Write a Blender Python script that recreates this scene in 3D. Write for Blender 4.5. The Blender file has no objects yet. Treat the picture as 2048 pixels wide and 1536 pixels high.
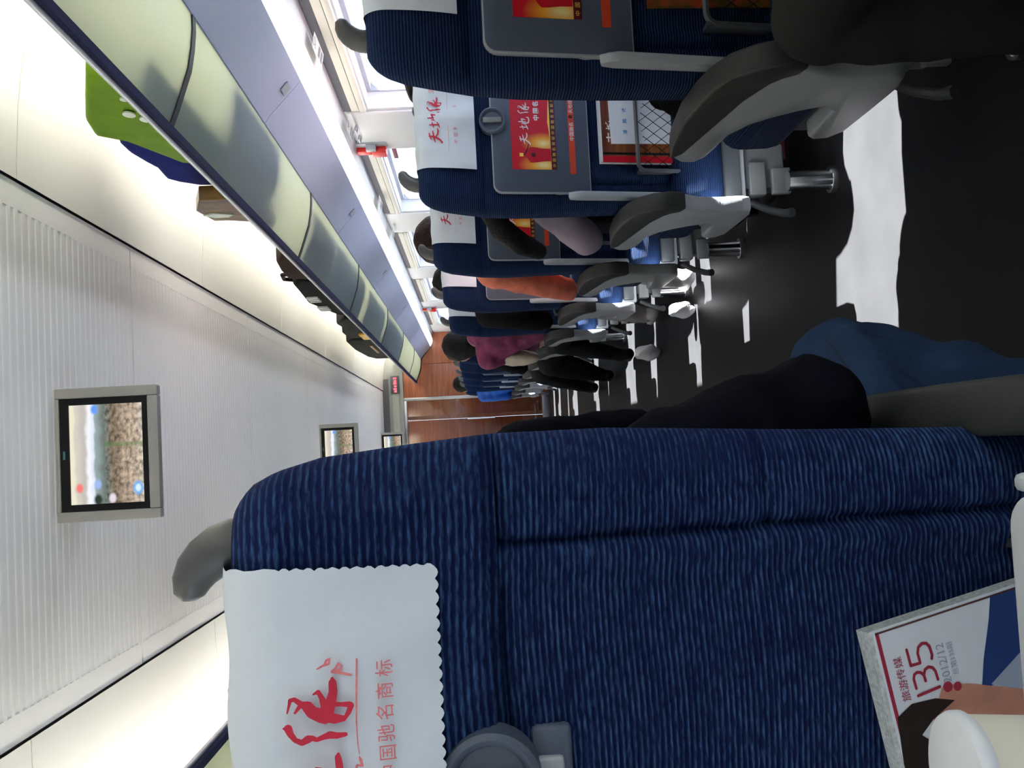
import bpy, bmesh, math, random
import numpy as np
from mathutils import Vector, Matrix, noise
from mathutils.bvhtree import BVHTree
random.seed(7)
PI = math.pi
S = bpy.context.scene
COL = S.collection

# ------------------------------------------------------------ camera, sky, sun, exposure
cam_d = bpy.data.cameras.new('camera')
cam_d.sensor_fit = 'HORIZONTAL'; cam_d.sensor_width = 36.0; cam_d.lens = 36.0 * 2100 / 2048
cam_d.clip_start = 0.02
cam = bpy.data.objects.new('camera', cam_d); COL.objects.link(cam)
# the phone was held on its side: the picture's left is the coach's ceiling
R3 = Matrix(((-0.0523, 0.9970, -0.0572), (-0.0314, -0.0589, -0.9978), (-0.9981, -0.0503, 0.0343)))
cam.matrix_world = Matrix.Translation((0, 0, 0.97)) @ R3.to_4x4()
S.camera = cam
S.view_settings.view_transform = 'Standard'; S.view_settings.look = 'None'
S.view_settings.exposure = 0.75; S.view_settings.gamma = 1.0
S.view_settings.use_curve_mapping = False

W = bpy.data.worlds.new('sky'); S.world = W; W.use_nodes = True
wn = W.node_tree; wn.nodes.clear()
wo = wn.nodes.new('ShaderNodeOutputWorld'); wb = wn.nodes.new('ShaderNodeBackground')
wb.inputs['Color'].default_value = (0.74, 0.86, 1.0, 1); wb.inputs['Strength'].default_value = 1.7
wn.links.new(wb.outputs[0], wo.inputs[0])

sun_d = bpy.data.lights.new('sun', 'SUN'); sun_d.energy = 115; sun_d.angle = math.radians(0.53)
sun_d.color = (1.0, 0.98, 0.97)
sun = bpy.data.objects.new('sun', sun_d); COL.objects.link(sun)
sun.rotation_euler = Vector((-1.0, 0.16, -0.95)).to_track_quat('-Z', 'Y').to_euler()
sun.location = (6, 0, 6)
COVE_L, STRIP_L = 26.0, 2.6      # radiance of the coach's lamps

# ------------------------------------------------------------ materials
MATS = {}
def mat(name, col=(.5, .5, .5), rough=.5, metal=0, spec=.5, emit=None, es=1.0, var=0.0, vscale=8.0, bump=0.0, bscale=40.0, sheen=0, trans=0, ior=1.45):
    if name in MATS: return MATS[name]
    m = bpy.data.materials.new(name); m.use_nodes = True; MATS[name] = m
    nt = m.node_tree; b = nt.nodes['Principled BSDF']
    b.inputs['Base Color'].default_value = (*col, 1); b.inputs['Roughness'].default_value = rough
    b.inputs['Metallic'].default_value = metal; b.inputs['Specular IOR Level'].default_value = spec
    if sheen: b.inputs['Sheen Weight'].default_value = sheen
    if trans: b.inputs['Transmission Weight'].default_value = trans; b.inputs['IOR'].default_value = ior
    if emit:
        b.inputs['Emission Color'].default_value = (*emit, 1); b.inputs['Emission Strength'].default_value = es
    if var or bump:
        tc = nt.nodes.new('ShaderNodeTexCoord')
        if var:
            n = nt.nodes.new('ShaderNodeTexNoise'); n.inputs['Scale'].default_value = vscale; n.inputs['Detail'].default_value = 4
            nt.links.new(tc.outputs['Object'], n.inputs['Vector'])
            r = nt.nodes.new('ShaderNodeMapRange'); r.inputs['From Min'].default_value = .3; r.inputs['From Max'].default_value = .7
            r.inputs['To Min'].default_value = 1 - var; r.inputs['To Max'].default_value = 1 + var
            nt.links.new(n.outputs['Fac'], r.inputs['Value'])
            mx = nt.nodes.new('ShaderNodeVectorMath'); mx.operation = 'SCALE'; mx.inputs[0].default_value = col
            nt.links.new(r.outputs[0], mx.inputs['Scale']); nt.links.new(mx.outputs[0], b.inputs['Base Color'])
        if bump:
            n = nt.nodes.new('ShaderNodeTexNoise'); n.inputs['Scale'].default_value = bscale; n.inputs['Detail'].default_value = 5
            nt.links.new(tc.outputs['Object'], n.inputs['Vector'])
            bp = nt.nodes.new('ShaderNodeBump'); bp.inputs['Strength'].default_value = bump; bp.inputs['Distance'].default_value = .01
            nt.links.new(n.outputs['Fac'], bp.inputs['Height']); nt.links.new(bp.outputs[0], b.inputs['Normal'])
    return m

def fabric(name, lo, hi, period, bump, dist=.002):
    """corduroy: ribs run across the seat, thread colours mixed rib by rib"""
    m = bpy.data.materials.new(name); m.use_nodes = True; MATS[name] = m
    nt = m.node_tree; N = nt.nodes; L = nt.links; b = N['Principled BSDF']
    b.inputs['Roughness'].default_value = .85; b.inputs['Specular IOR Level'].default_value = .15
    tc = N.new('ShaderNodeTexCoord'); sp = N.new('ShaderNodeSeparateXYZ'); L.new(tc.outputs['Object'], sp.inputs[0])
    wob = N.new('ShaderNodeTexNoise'); wob.inputs['Scale'].default_value = 14; L.new(tc.outputs['Object'], wob.inputs['Vector'])
    a = N.new('ShaderNodeMath'); a.operation = 'MULTIPLY_ADD'; a.inputs[1].default_value = .0022
    L.new(wob.outputs['Fac'], a.inputs[0]); L.new(sp.outputs['Z'], a.inputs[2])
    mu = N.new('ShaderNodeMath'); mu.operation = 'MULTIPLY'; mu.inputs[1].default_value = 2 * PI / period; L.new(a.outputs[0], mu.inputs[0])
    si = N.new('ShaderNodeMath'); si.operation = 'SINE'; L.new(mu.outputs[0], si.inputs[0])
    mp = N.new('ShaderNodeMapping'); mp.inputs['Scale'].default_value = (120, 200, 420); L.new(tc.outputs['Object'], mp.inputs['Vector'])
    th = N.new('ShaderNodeTexNoise'); th.inputs['Scale'].default_value = 1.0; th.inputs['Detail'].default_value = 3; L.new(mp.outputs[0], th.inputs['Vector'])
    f = N.new('ShaderNodeMath'); f.operation = 'MULTIPLY_ADD'; f.inputs[1].default_value = .32; f.inputs[2].default_value = -.06; L.new(si.outputs[0], f.inputs[0])
    f2 = N.new('ShaderNodeMath'); f2.operation = 'MULTIPLY_ADD'; f2.inputs[1].default_value = .9; f2.use_clamp = True
    L.new(th.outputs['Fac'], f2.inputs[0]); L.new(f.outputs[0], f2.inputs[2])
    mx = N.new('ShaderNodeMix'); mx.data_type = 'RGBA'; mx.inputs[6].default_value = (*lo, 1); mx.inputs[7].default_value = (*hi, 1)
    L.new(f2.outputs[0], mx.inputs[0]); L.new(mx.outputs[2], b.inputs['Base Color'])
    ad = N.new('ShaderNodeMath'); ad.operation = 'MULTIPLY_ADD'; ad.inputs[1].default_value = .5
    L.new(th.outputs['Fac'], ad.inputs[0]); L.new(si.outputs[0], ad.inputs[2])
    bp = N.new('ShaderNodeBump'); bp.inputs['Strength'].default_value = bump; bp.inputs['Distance'].default_value = dist
    L.new(ad.outputs[0], bp.inputs['Height']); L.new(bp.outputs[0], b.inputs['Normal'])
    return m

PH, PL = .0050, .0041
def near_fabric():
    m = bpy.data.materials.new('blue_corduroy_ribbed'); m.use_nodes = True; nt = m.node_tree; N = nt.nodes; L = nt.links; b = N['Principled BSDF']
    b.inputs['Roughness'].default_value = .85; b.inputs['Specular IOR Level'].default_value = .12
    tc = N.new('ShaderNodeTexCoord'); sp = N.new('ShaderNodeSeparateXYZ'); L.new(tc.outputs['Object'], sp.inputs[0])
    def mth(op, a, c=None, d=None):
        n = N.new('ShaderNodeMath'); n.operation = op
        for i, q in enumerate((a, c, d)):
            if q is None: continue
            if isinstance(q, (int, float)): n.inputs[i].default_value = q
            else: L.new(q, n.inputs[i])
        return n.outputs[0]
    X, Z = sp.outputs['X'], sp.outputs['Z']
    ph = mth('SINE', mth('MULTIPLY_ADD', X, 30.0, mth('MULTIPLY', Z, 9.0)))
    zz = mth('MULTIPLY_ADD', ph, .0016, Z)
    hi = mth('GREATER_THAN', Z, .925)
    per = mth('MULTIPLY_ADD', hi, 2 * PI / PH - 2 * PI / PL, 2 * PI / PL)
    cr = mth('SINE', mth('MULTIPLY', zz, per))
    mp = N.new('ShaderNodeMapping'); mp.inputs['Scale'].default_value = (110, 60, 560); mp.inputs['Rotation'].default_value = (0, .25, 0); L.new(tc.outputs['Object'], mp.inputs[0])
    th = N.new('ShaderNodeTexNoise'); th.inputs['Scale'].default_value = 1; th.inputs['Detail'].default_value = 2.5; L.new(mp.outputs[0], th.inputs['Vector'])
    big = N.new('ShaderNodeTexNoise'); big.inputs['Scale'].default_value = 9; L.new(tc.outputs['Object'], big.inputs['Vector'])
    f = mth('MULTIPLY_ADD', cr, .40, mth('MULTIPLY_ADD', th.outputs['Fac'], 2.3, -1.05))
    f = mth('ADD', f, mth('MULTIPLY_ADD', big.outputs['Fac'], .5, -.25))
    cl = N.new('ShaderNodeClamp'); L.new(f, cl.inputs[0])
    mxn = N.new('ShaderNodeMix'); mxn.data_type = 'RGBA'; mxn.inputs[6].default_value = (.0040, .0105, .056, 1); mxn.inputs[7].default_value = (.044, .102, .225, 1)
    L.new(cl.outputs[0], mxn.inputs[0]); L.new(mxn.outputs[2], b.inputs['Base Color'])
    bp = N.new('ShaderNodeBump'); bp.inputs['Strength'].default_value = .5; bp.inputs['Distance'].default_value = .0015; L.new(th.outputs['Fac'], bp.inputs['Height']); L.new(bp.outputs[0], b.inputs['Normal'])
    return m
M_bluenear = near_fabric()
M_blue = fabric('blue_corduroy', (.0038, .0100, .044), (.018, .047, .125), .0052, .6)
M_white = mat('white_laminate', (.66, .67, .69), .42, var=.02, vscale=3)
M_ceil = mat('ceiling_white', (.83, .83, .83), .5, var=.02, vscale=2)
M_cove = mat('cove_cream', (.70, .70, .67), .45, var=.015, vscale=2)
M_lav = mat('panel_pale', (.41, .45, .585), .45, var=.02, vscale=3)
M_joint = mat('joint_dark', (.16, .14, .17), .6, var=.1)
M_grey = mat('plastic_grey', (.19, .195, .20), .38, var=.05, bump=.05, bscale=300)
M_silver = mat('plastic_silver', (.37, .39, .42), .33, var=.04, bump=.04, bscale=300)
M_dgrey = mat('plastic_dark', (.075, .08, .09), .4, var=.1)
M_grip = mat('grip_grey', (.085, .083, .083), .35, var=.05)
M_pad = mat('arm_pad_grey', (.036, .037, .036), .55, spec=.3, var=.08, bump=.08, bscale=300)
M_tray = mat('tray_grey', (.085, .105, .15), .5, var=.05, bump=.06, bscale=250)
M_traywhite = mat('tray_pale', (.62, .65, .68), .4, var=.02)
M_black = mat('black_matt', (.008, .008, .009), .7, spec=.15, var=.2)
M_chrome = mat('chrome', (.75, .76, .78), .18, metal=1, var=.03)
M_steel = mat('brushed_steel', (.50, .50, .52), .35, metal=1, var=.06)
M_cloth = mat('white_cloth', (.70, .745, .81), .8, spec=.2, var=.02, vscale=6, bump=.25, bscale=14)
M_red = mat('red_ink', (.62, .015, .05), .6, var=.1, vscale=60)
M_pink = mat('pale_red_ink', (.75, .20, .22), .6, var=.15, vscale=200)
M_floor = mat('floor_vinyl', (.017, .017, .018), .5, spec=.05, var=.12, vscale=5, bump=.05, bscale=120)
M_wood = None

def wood(name, a, b_, sc=(1.5, 3, 22)):
    m = bpy.data.materials.new(name); m.use_nodes = True; MATS[name] = m
    nt = m.node_tree; N = nt.nodes; L = nt.links; b = N['Principled BSDF']; b.inputs['Roughness'].default_value = .3
    tc = N.new('ShaderNodeTexCoord'); mp = N.new('ShaderNodeMapping'); mp.inputs['Scale'].default_value = sc
    L.new(tc.outputs['Object'], mp.inputs[0]); n = N.new('ShaderNodeTexNoise'); n.inputs['Scale'].default_value = 2.2; n.inputs['Detail'].default_value = 6
    L.new(mp.outputs[0], n.inputs['Vector']); r = N.new('ShaderNodeValToRGB'); r.color_ramp.elements[0].position = .35; r.color_ramp.elements[1].position = .68
    r.color_ramp.elements[0].color = (*a, 1); r.color_ramp.elements[1].color = (*b_, 1)
    L.new(n.outputs['Fac'], r.inputs[0]); L.new(r.outputs[0], b.inputs['Base Color']); return m
M_wood = wood('red_brown_wood', (.33, .10, .045), (.48, .16, .075))

def glass_mat(name, tint, kind):
    m = bpy.data.materials.new(name); m.use_nodes = True; MATS[name] = m
    nt = m.node_tree; N = nt.nodes; L = nt.links; N.remove(N['Principled BSDF']); o = N['Material Output']
    if kind == 'clear':
        t = N.new('ShaderNodeBsdfTransparent'); t.inputs[0].default_value = (*tint, 1)
        g = N.new('ShaderNodeBsdfGlossy'); g.inputs['Roughness'].default_value = .03
        mx = N.new('ShaderNodeMixShader'); mx.inputs[0].default_value = .05; L.new(t.outputs[0], mx.inputs[1]); L.new(g.outputs[0], mx.inputs[2])
    else:   # frosted shelf glass
        t = N.new('ShaderNodeBsdfTranslucent'); t.inputs[0].default_value = (*tint, 1)
        g = N.new('ShaderNodeBsdfGlossy'); g.inputs['Roughness'].default_value = .35
        tr = N.new('ShaderNodeBsdfTransparent'); tr.inputs[0].default_value = (*tint, 1)
        n = N.new('ShaderNodeTexNoise'); n.inputs['Scale'].default_value = 30
        m1 = N.new('ShaderNodeMixShader'); m1.inputs[0].default_value = .05; L.new(t.outputs[0], m1.inputs[1]); L.new(tr.outputs[0], m1.inputs[2])
        d = N.new('ShaderNodeBsdfDiffuse'); d.inputs[0].default_value = (.36, .46, .55, 1)
        m2 = N.new('ShaderNodeMixShader'); m2.inputs[0].default_value = .27; L.new(m1.outputs[0], m2.inputs[1]); L.new(d.outputs[0], m2.inputs[2])
        mx = N.new('ShaderNodeMixShader'); mx.inputs[0].default_value = .06; L.new(m2.outputs[0], mx.inputs[1]); L.new(g.outputs[0], mx.inputs[2])
    L.new(mx.outputs[0], o.inputs['Surface']); return m
M_glass = glass_mat('window_glass', (.93, .95, .95), 'clear')
M_frost = glass_mat('frosted_green_glass', (.56, .59, .49), 'frost')
def lamp_mat(name, col, s):
    m = bpy.data.materials.new(name); m.use_nodes = True; nt = m.node_tree; N = nt.nodes
    N.remove(N['Principled BSDF']); e = N.new('ShaderNodeEmission'); e.inputs[0].default_value = (*col, 1); e.inputs[1].default_value = s
    nt.links.new(e.outputs[0], N['Material Output'].inputs['Surface']); MATS[name] = m; return m
M_cove_l = lamp_mat('cove_tube_glow', (1.0, .92, .75), COVE_L)
M_strip_l = lamp_mat('strip_lamp_glow', (1.0, .97, .92), STRIP_L)

# ------------------------------------------------------------ mesh helpers
class MB:
    def __init__(s): s.v = []; s.f = []; s.m = []; s.mats = []
    def mi(s, m):
        if m not in s.mats: s.mats.append(m)
        return s.mats.index(m)
    def add(s, vs, fs, m):
        o = len(s.v); s.v += [tuple(p) for p in vs]; k = s.mi(m)
        for f in fs: s.f.append([i + o for i in f]); s.m.append(k)
    def box(s, x0, x1, y0, y1, z0, z1, m):
        s.add([(x, y, z) for z in (z0, z1) for y in (y0, y1) for x in (x0, x1)],
              [(0, 2, 3, 1), (4, 5, 7, 6), (0, 1, 5, 4), (2, 6, 7, 3), (0, 4, 6, 2), (1, 3, 7, 5)], m)
    def rbox(s, x0, x1, y0, y1, z0, z1, m, r=.005, seg=2, xf=None):
        bm = bmesh.new(); bmesh.ops.create_cube(bm, size=1)
        for v in bm.verts: v.co = Vector(((x0 + x1) / 2 + v.co.x * (x1 - x0), (y0 + y1) / 2 + v.co.y * (y1 - y0), (z0 + z1) / 2 + v.co.z * (z1 - z0)))
        bmesh.ops.bevel(bm, geom=list(bm.edges), offset=r, segments=seg, affect='EDGES', profile=.5)
        s.addbm(bm, m, xf)
    def addbm(s, bm, m, xf=None):
        bm.verts.index_update()
        s.add([(xf @ v.co if xf else v.co) for v in bm.verts], [[v.index for v in f.verts] for f in bm.faces], m); bm.free()
    def prism(s, poly, d0, d1, fn, m, r=0, seg=2, side=None):
        """polygon (a,b) extruded from d0 to d1; fn(a,b,d) -> xyz"""
        bm = bmesh.new(); vs = [bm.verts.new((a, b, d0)) for a, b in poly]; f = bm.faces.new(vs); bm.normal_update()
        e = bmesh.ops.extrude_face_region(bm, geom=[f]); nv = [g for g in e['geom'] if isinstance(g, bmesh.types.BMVert)]
        for v in nv: v.co.z = d1
        bmesh.ops.recalc_face_normals(bm, faces=list(bm.faces))
        if r:
            ed = [x for x in bm.edges if abs(x.verts[0].co.z - x.verts[1].co.z) < 1e-9]
            bmesh.ops.bevel(bm, geom=ed, offset=r, segments=seg, affect='EDGES', profile=.5, clamp_overlap=True)
        for v in bm.verts: v.co = Vector(fn(*v.co))
        bmesh.ops.recalc_face_normals(bm, faces=list(bm.faces))
        if side:
            bm.verts.index_update(); bm.normal_update()
            big = sorted(bm.faces, key=lambda q: -q.calc_area())[:2]
            o = len(s.v); s.v += [tuple(v.co) for v in bm.verts]
            for q in bm.faces: s.f.append([v.index + o for v in q.verts]); s.m.append(s.mi(m if q in big else side))
            bm.free()
        else: s.addbm(bm, m)
    def tube(s, pts, r, m, n=8, caps=True):
        pts = [Vector(p) for p in pts]; rr = r if isinstance(r, (list, tuple)) else [r] * len(pts)
        up = Vector((0, 0, 1)); vs = []; fs = []
        t0 = (pts[1] - pts[0]).normalized(); a = t0.orthogonal().normalized()
        for i, p in enumerate(pts):
            t = ((pts[min(i + 1, len(pts) - 1)] - pts[max(i - 1, 0)])).normalized()
            a = (a - t * a.dot(t)).normalized(); b = t.cross(a)
            for k in range(n): vs.append(p + (a * math.cos(2 * PI * k / n) + b * math.sin(2 * PI * k / n)) * rr[i])
        for i in range(len(pts) - 1):
            for k in range(n): fs.append((i * n + k, i * n + (k + 1) % n, (i + 1) * n + (k + 1) % n, (i + 1) * n + k))
        if caps: fs.append(tuple(range(n))[::-1]); fs.append(tuple((len(pts) - 1) * n + k for k in range(n)))
        s.add(vs, fs, m)
    def cyl(s, c, r, h, axis, m, n=24, r2=None):
        c = Vector(c); d = Vector(axis).normalized(); s.tube([c, c + d * h], [r, r2 if r2 is not None else r], m, n)
    def ring(s, prof, c, m, n=32, fn=None):
        """lathe: prof [(r,h)] about local z through c; fn maps (x,y,z)"""
        vs = []; fs = []
        for k in range(n):
            for r, h in prof:
                p = (r * math.cos(2 * PI * k / n), r * math.sin(2 * PI * k / n), h)
                vs.append(fn(*p) if fn else (c[0] + p[0], c[1] + p[1], c[2] + p[2]))
        q = len(prof)
        for k in range(n):
            for i in range(q - 1): fs.append((k * q + i, ((k + 1) % n) * q + i, ((k + 1) % n) * q + i + 1, k * q + i + 1))
        s.add(vs, fs, m)
    def flat(s, poly, fn, m, d=0): s.add([fn(a, b, d) for a, b in poly], [list(range(len(poly)))], m)
    def text(s, body, u, v, size, fn, m, d=0, squeeze=1.0, slant=0, center=False, bold=0):
        vs, fs, w = glyphs(body, bold); o = -w / 2 if center else 0
        s.add([fn(u + (x + o + slant * y) * size * squeeze, v + y * size, d) for x, y in vs], fs, m)
        return w * size * squeeze
    def build(s, name, parent=None, smooth=40, loc=None):
        me = bpy.data.meshes.new(name); me.from_pydata(s.v, [], s.f)
        for m in s.mats: me.materials.append(m)
        me.polygons.foreach_set('material_index', s.m)
        if smooth:
            me.polygons.foreach_set('use_smooth', [True] * len(s.f)); me.update()
            me.set_sharp_from_angle(angle=math.radians(smooth))
        me.update(); me.validate()
        o = bpy.data.objects.new(name, me); COL.objects.link(o)
        if parent: o.parent = parent
        if loc: o.location = loc
        return o

_G = {}
def glyphs(body, bold=0):
    k = (body, bold)
    if k in _G: return _G[k]
    c = bpy.data.curves.new('lettering', 'FONT'); c.body = body; c.size = 1; c.resolution_u = 2; c.offset = bold
    o = bpy.data.objects.new('lettering', c); COL.objects.link(o)
    dg = bpy.context.evaluated_depsgraph_get(); dg.update()
    me = bpy.data.meshes.new_from_object(o.evaluated_get(dg))
    vs = [(v.co.x, v.co.y) for v in me.vertices]; fs = [list(p.vertices) for p in me.polygons]
    w = max([x for x, y in vs] or [0])
    bpy.data.objects.remove(o); bpy.data.curves.remove(c); bpy.data.meshes.remove(me)
    _G[k] = (vs, fs, w); return _G[k]

def stroke(mb, pts, fn, m, d=0):
    """brush stroke: (u,v,halfwidth) polyline as an overlapping ribbon with round joints"""
    for i, (a, b, r) in enumerate(pts):
        mb.flat([(a + r * math.cos(t * PI / 5), b + r * math.sin(t * PI / 5)) for t in range(10)], fn, m, d + .00001 * i)
        if i:
            a0, b0, r0 = pts[i - 1]; L = math.hypot(a - a0, b - b0) or 1; nx, ny = -(b - b0) / L, (a - a0) / L
            mb.flat([(a0 + nx * r0, b0 + ny * r0), (a0 - nx * r0, b0 - ny * r0), (a - nx * r, b - ny * r), (a + nx * r, b + ny * r)], fn, m, d + .00001 * i)

def tag(o, label=None, cat=None, group=None, kind=None):
    if label: o['label'] = label
    if cat: o['category'] = cat
    if group: o['group'] = group
    if kind: o['kind'] = kind
    return o
def empty(name, loc, label, cat, group=None, rz=0):
    o = bpy.data.objects.new(name, None); COL.objects.link(o); o.location = loc; o.rotation_euler = (0, 0, rz); o.empty_display_size = .05
    return tag(o, label, cat, group)
KIDS = {}
def child(mb, name, parent, **k):
    o = mb.build(name, parent, **k); KIDS.setdefault(parent.name, []).append(o); return o
def struct(mb, name, **k): return tag(mb.build(name, **k), kind='structure')

# ------------------------------------------------------------ coach shell
XC = .04; Y0, Y1 = -3.3, 13.9
def mx(x, side): return x if side > 0 else 2 * XC - x
WX = 1.55
b = MB(); b.box(2 * XC - 1.75, 1.75, Y0, 15.6, -.06, 0, M_floor); floor = struct(b, 'floor')

# ceiling: ribbed panels, each its own piece
ceil_root = bpy.data.objects.new('ceiling', None); COL.objects.link(ceil_root); tag(ceil_root, kind='structure')
def ceil_panel(ya, yb):
    m = MB(); h = .7465; g = .006
    ya += g; yb -= g
    ys = [ya, ya + .001]; zs = [2.225, 2.2]
    pitch = .0455; n = int((yb - ya - .03) / pitch); st = ya + (yb - ya - n * pitch) / 2
    ridge = []
    for i in range(n):
        y = st + i * pitch
        ridge += [(y + .008, 2.2), (y + .014, 2.2021), (y + .031, 2.2021), (y + .037, 2.2)]
    hx = h - .075
    # margins flat, ribs between
    for (xa, xb) in ((-h, -hx), (hx, h)):
        m.add([(XC + xa, ya, 2.2), (XC + xb, ya, 2.2), (XC + xb, yb, 2.2), (XC + xa, yb, 2.2)], [(0, 1, 2, 3)], M_ceil)
    row = [(ya, 2.2)] + ridge + [(yb, 2.2)]
    vs = [(XC + sx * hx, y, z) for (y, z) in row for sx in (-1, 1)]
    m.add(vs, [(2 * i, 2 * i + 1, 2 * i + 3, 2 * i + 2) for i in range(len(row) - 1)], M_ceil)
    for sx in (-1, 1):   # closed rib ends
        for i in range(n):
            q = ridge[4 * i:4 * i + 4]
            m.add([(XC + sx * hx, y, z) for y, z in q], [(0, 1, 2, 3)], M_ceil)
    for (xa, xb) in ((-h, -h), (h, h)): m.add([(XC + xa, ya, 2.2), (XC + xa, yb, 2.2), (XC + xa, yb, 2.225), (XC + xa, ya, 2.225)], [(0, 1, 2, 3)], M_ceil)
    for y in (ya, yb): m.add([(XC - h, y, 2.2), (XC + h, y, 2.2), (XC + h, y, 2.225), (XC - h, y, 2.225)], [(0, 1, 2, 3)], M_ceil)
    return child(m, 'ceiling_panel', ceil_root, smooth=0)
y = 3.82 - 4 * 1.93
cuts = []
while y < Y1: cuts.append(y); y += 1.93
cuts = [Y0] + [c for c in cuts if c > Y0 + .3] + [Y1]
for a, c in zip(cuts[:-1], cuts[1:]): ceil_panel(a, c)
b = MB(); b.box(XC - 1.7, XC + 1.7, Y0, 15.6, 2.224, 2.27, M_joint); child(b, 'ceiling_backing', ceil_root, smooth=0)

# coves between ceiling and racks, panel by panel, with the lamp troughs
COVE = [(.752, 2.193), (.80, 2.192), (.95, 2.185), (1.08, 2.17), (1.20, 2.14), (1.30, 2.095), (1.38, 2.03), (1.44, 1.95), (1.48, 1.85), (1.50, 1.70)]
ccuts = [Y0] + [2.87 + 1.93 * k for k in range(-3, 6) if 2.87 + 1.93 * k > Y0 + .2] + [Y1]
for side, nm in ((1, 'cove_right'), (-1, 'cove_left')):
    root = bpy.data.objects.new(nm, None); COL.objects.link(root); tag(root, kind='structure')
    for a, c in zip(ccuts[:-1], ccuts[1:]):
        m = MB(); vs = []
        for (x, z) in COVE:
            for yy in (a + .0035, c - .0035): vs.append((mx(XC + x, side), yy, z))
        vs2 = [(v[0] + side * .012, v[1], v[2] + .012) for v in vs]
        k = len(vs)
        m.add(vs + vs2, [(2 * i, 2 * i + 1, 2 * i + 3, 2 * i + 2) for i in range(len(COVE) - 1)] +
              [(k + 2 * i, k + 2 * i + 2, k + 2 * i + 3, k + 2 * i + 1) for i in range(len(COVE) - 1)] +
              [(2 * i, 2 * i + 2, k + 2 * i + 2, k + 2 * i) for i in range(len(COVE) - 1)] + [(2 * i + 1, k + 2 * i + 1, k + 2 * i + 3, 2 * i + 3) for i in range(len(COVE) - 1)] + [(0, k, k + 1, 1)], M_cove)
        child(m, 'cove_panel', root, smooth=60)
    m = MB()   # dark backing seen through the joints
    q = [(XC + x + .02, z + .025) for x, z in COVE]
    m.add([(mx(x, side), yy, z) for x, z in q for yy in (Y0, Y1)], [(2 * i, 2 * i + 1, 2 * i + 3, 2 * i + 2) for i in range(len(q) - 1)], M_joint)
    child(m, 'cove_backing', root)
    m = MB()   # trough that hides the tube
    for (xa, xb, za, zb) in ((1.185, 1.20, 1.96, 2.018), (1.36, 1.40, 1.96, 1.97)):
        p, q2 = sorted((mx(XC + xa, side), mx(XC + xb, side)))
        m.box(p, q2, Y0, Y1 - .01, za, zb, M_cove)
    child(m, 'lamp_trough', root, smooth=0)
    m = MB(); m.tube([(mx(XC + 1.27, side), Y0 + .05, 2.0), (mx(XC + 1.27, side), Y1 - .06, 2.0)], .016, M_cove_l, 8)
    t = m.build('cove_lamp'); tag(t, 'long warm lamp tube hidden in the cove above the %s luggage rack' % ('window-side' if side > 0 else 'near-seat-side'), 'lamp')

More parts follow.
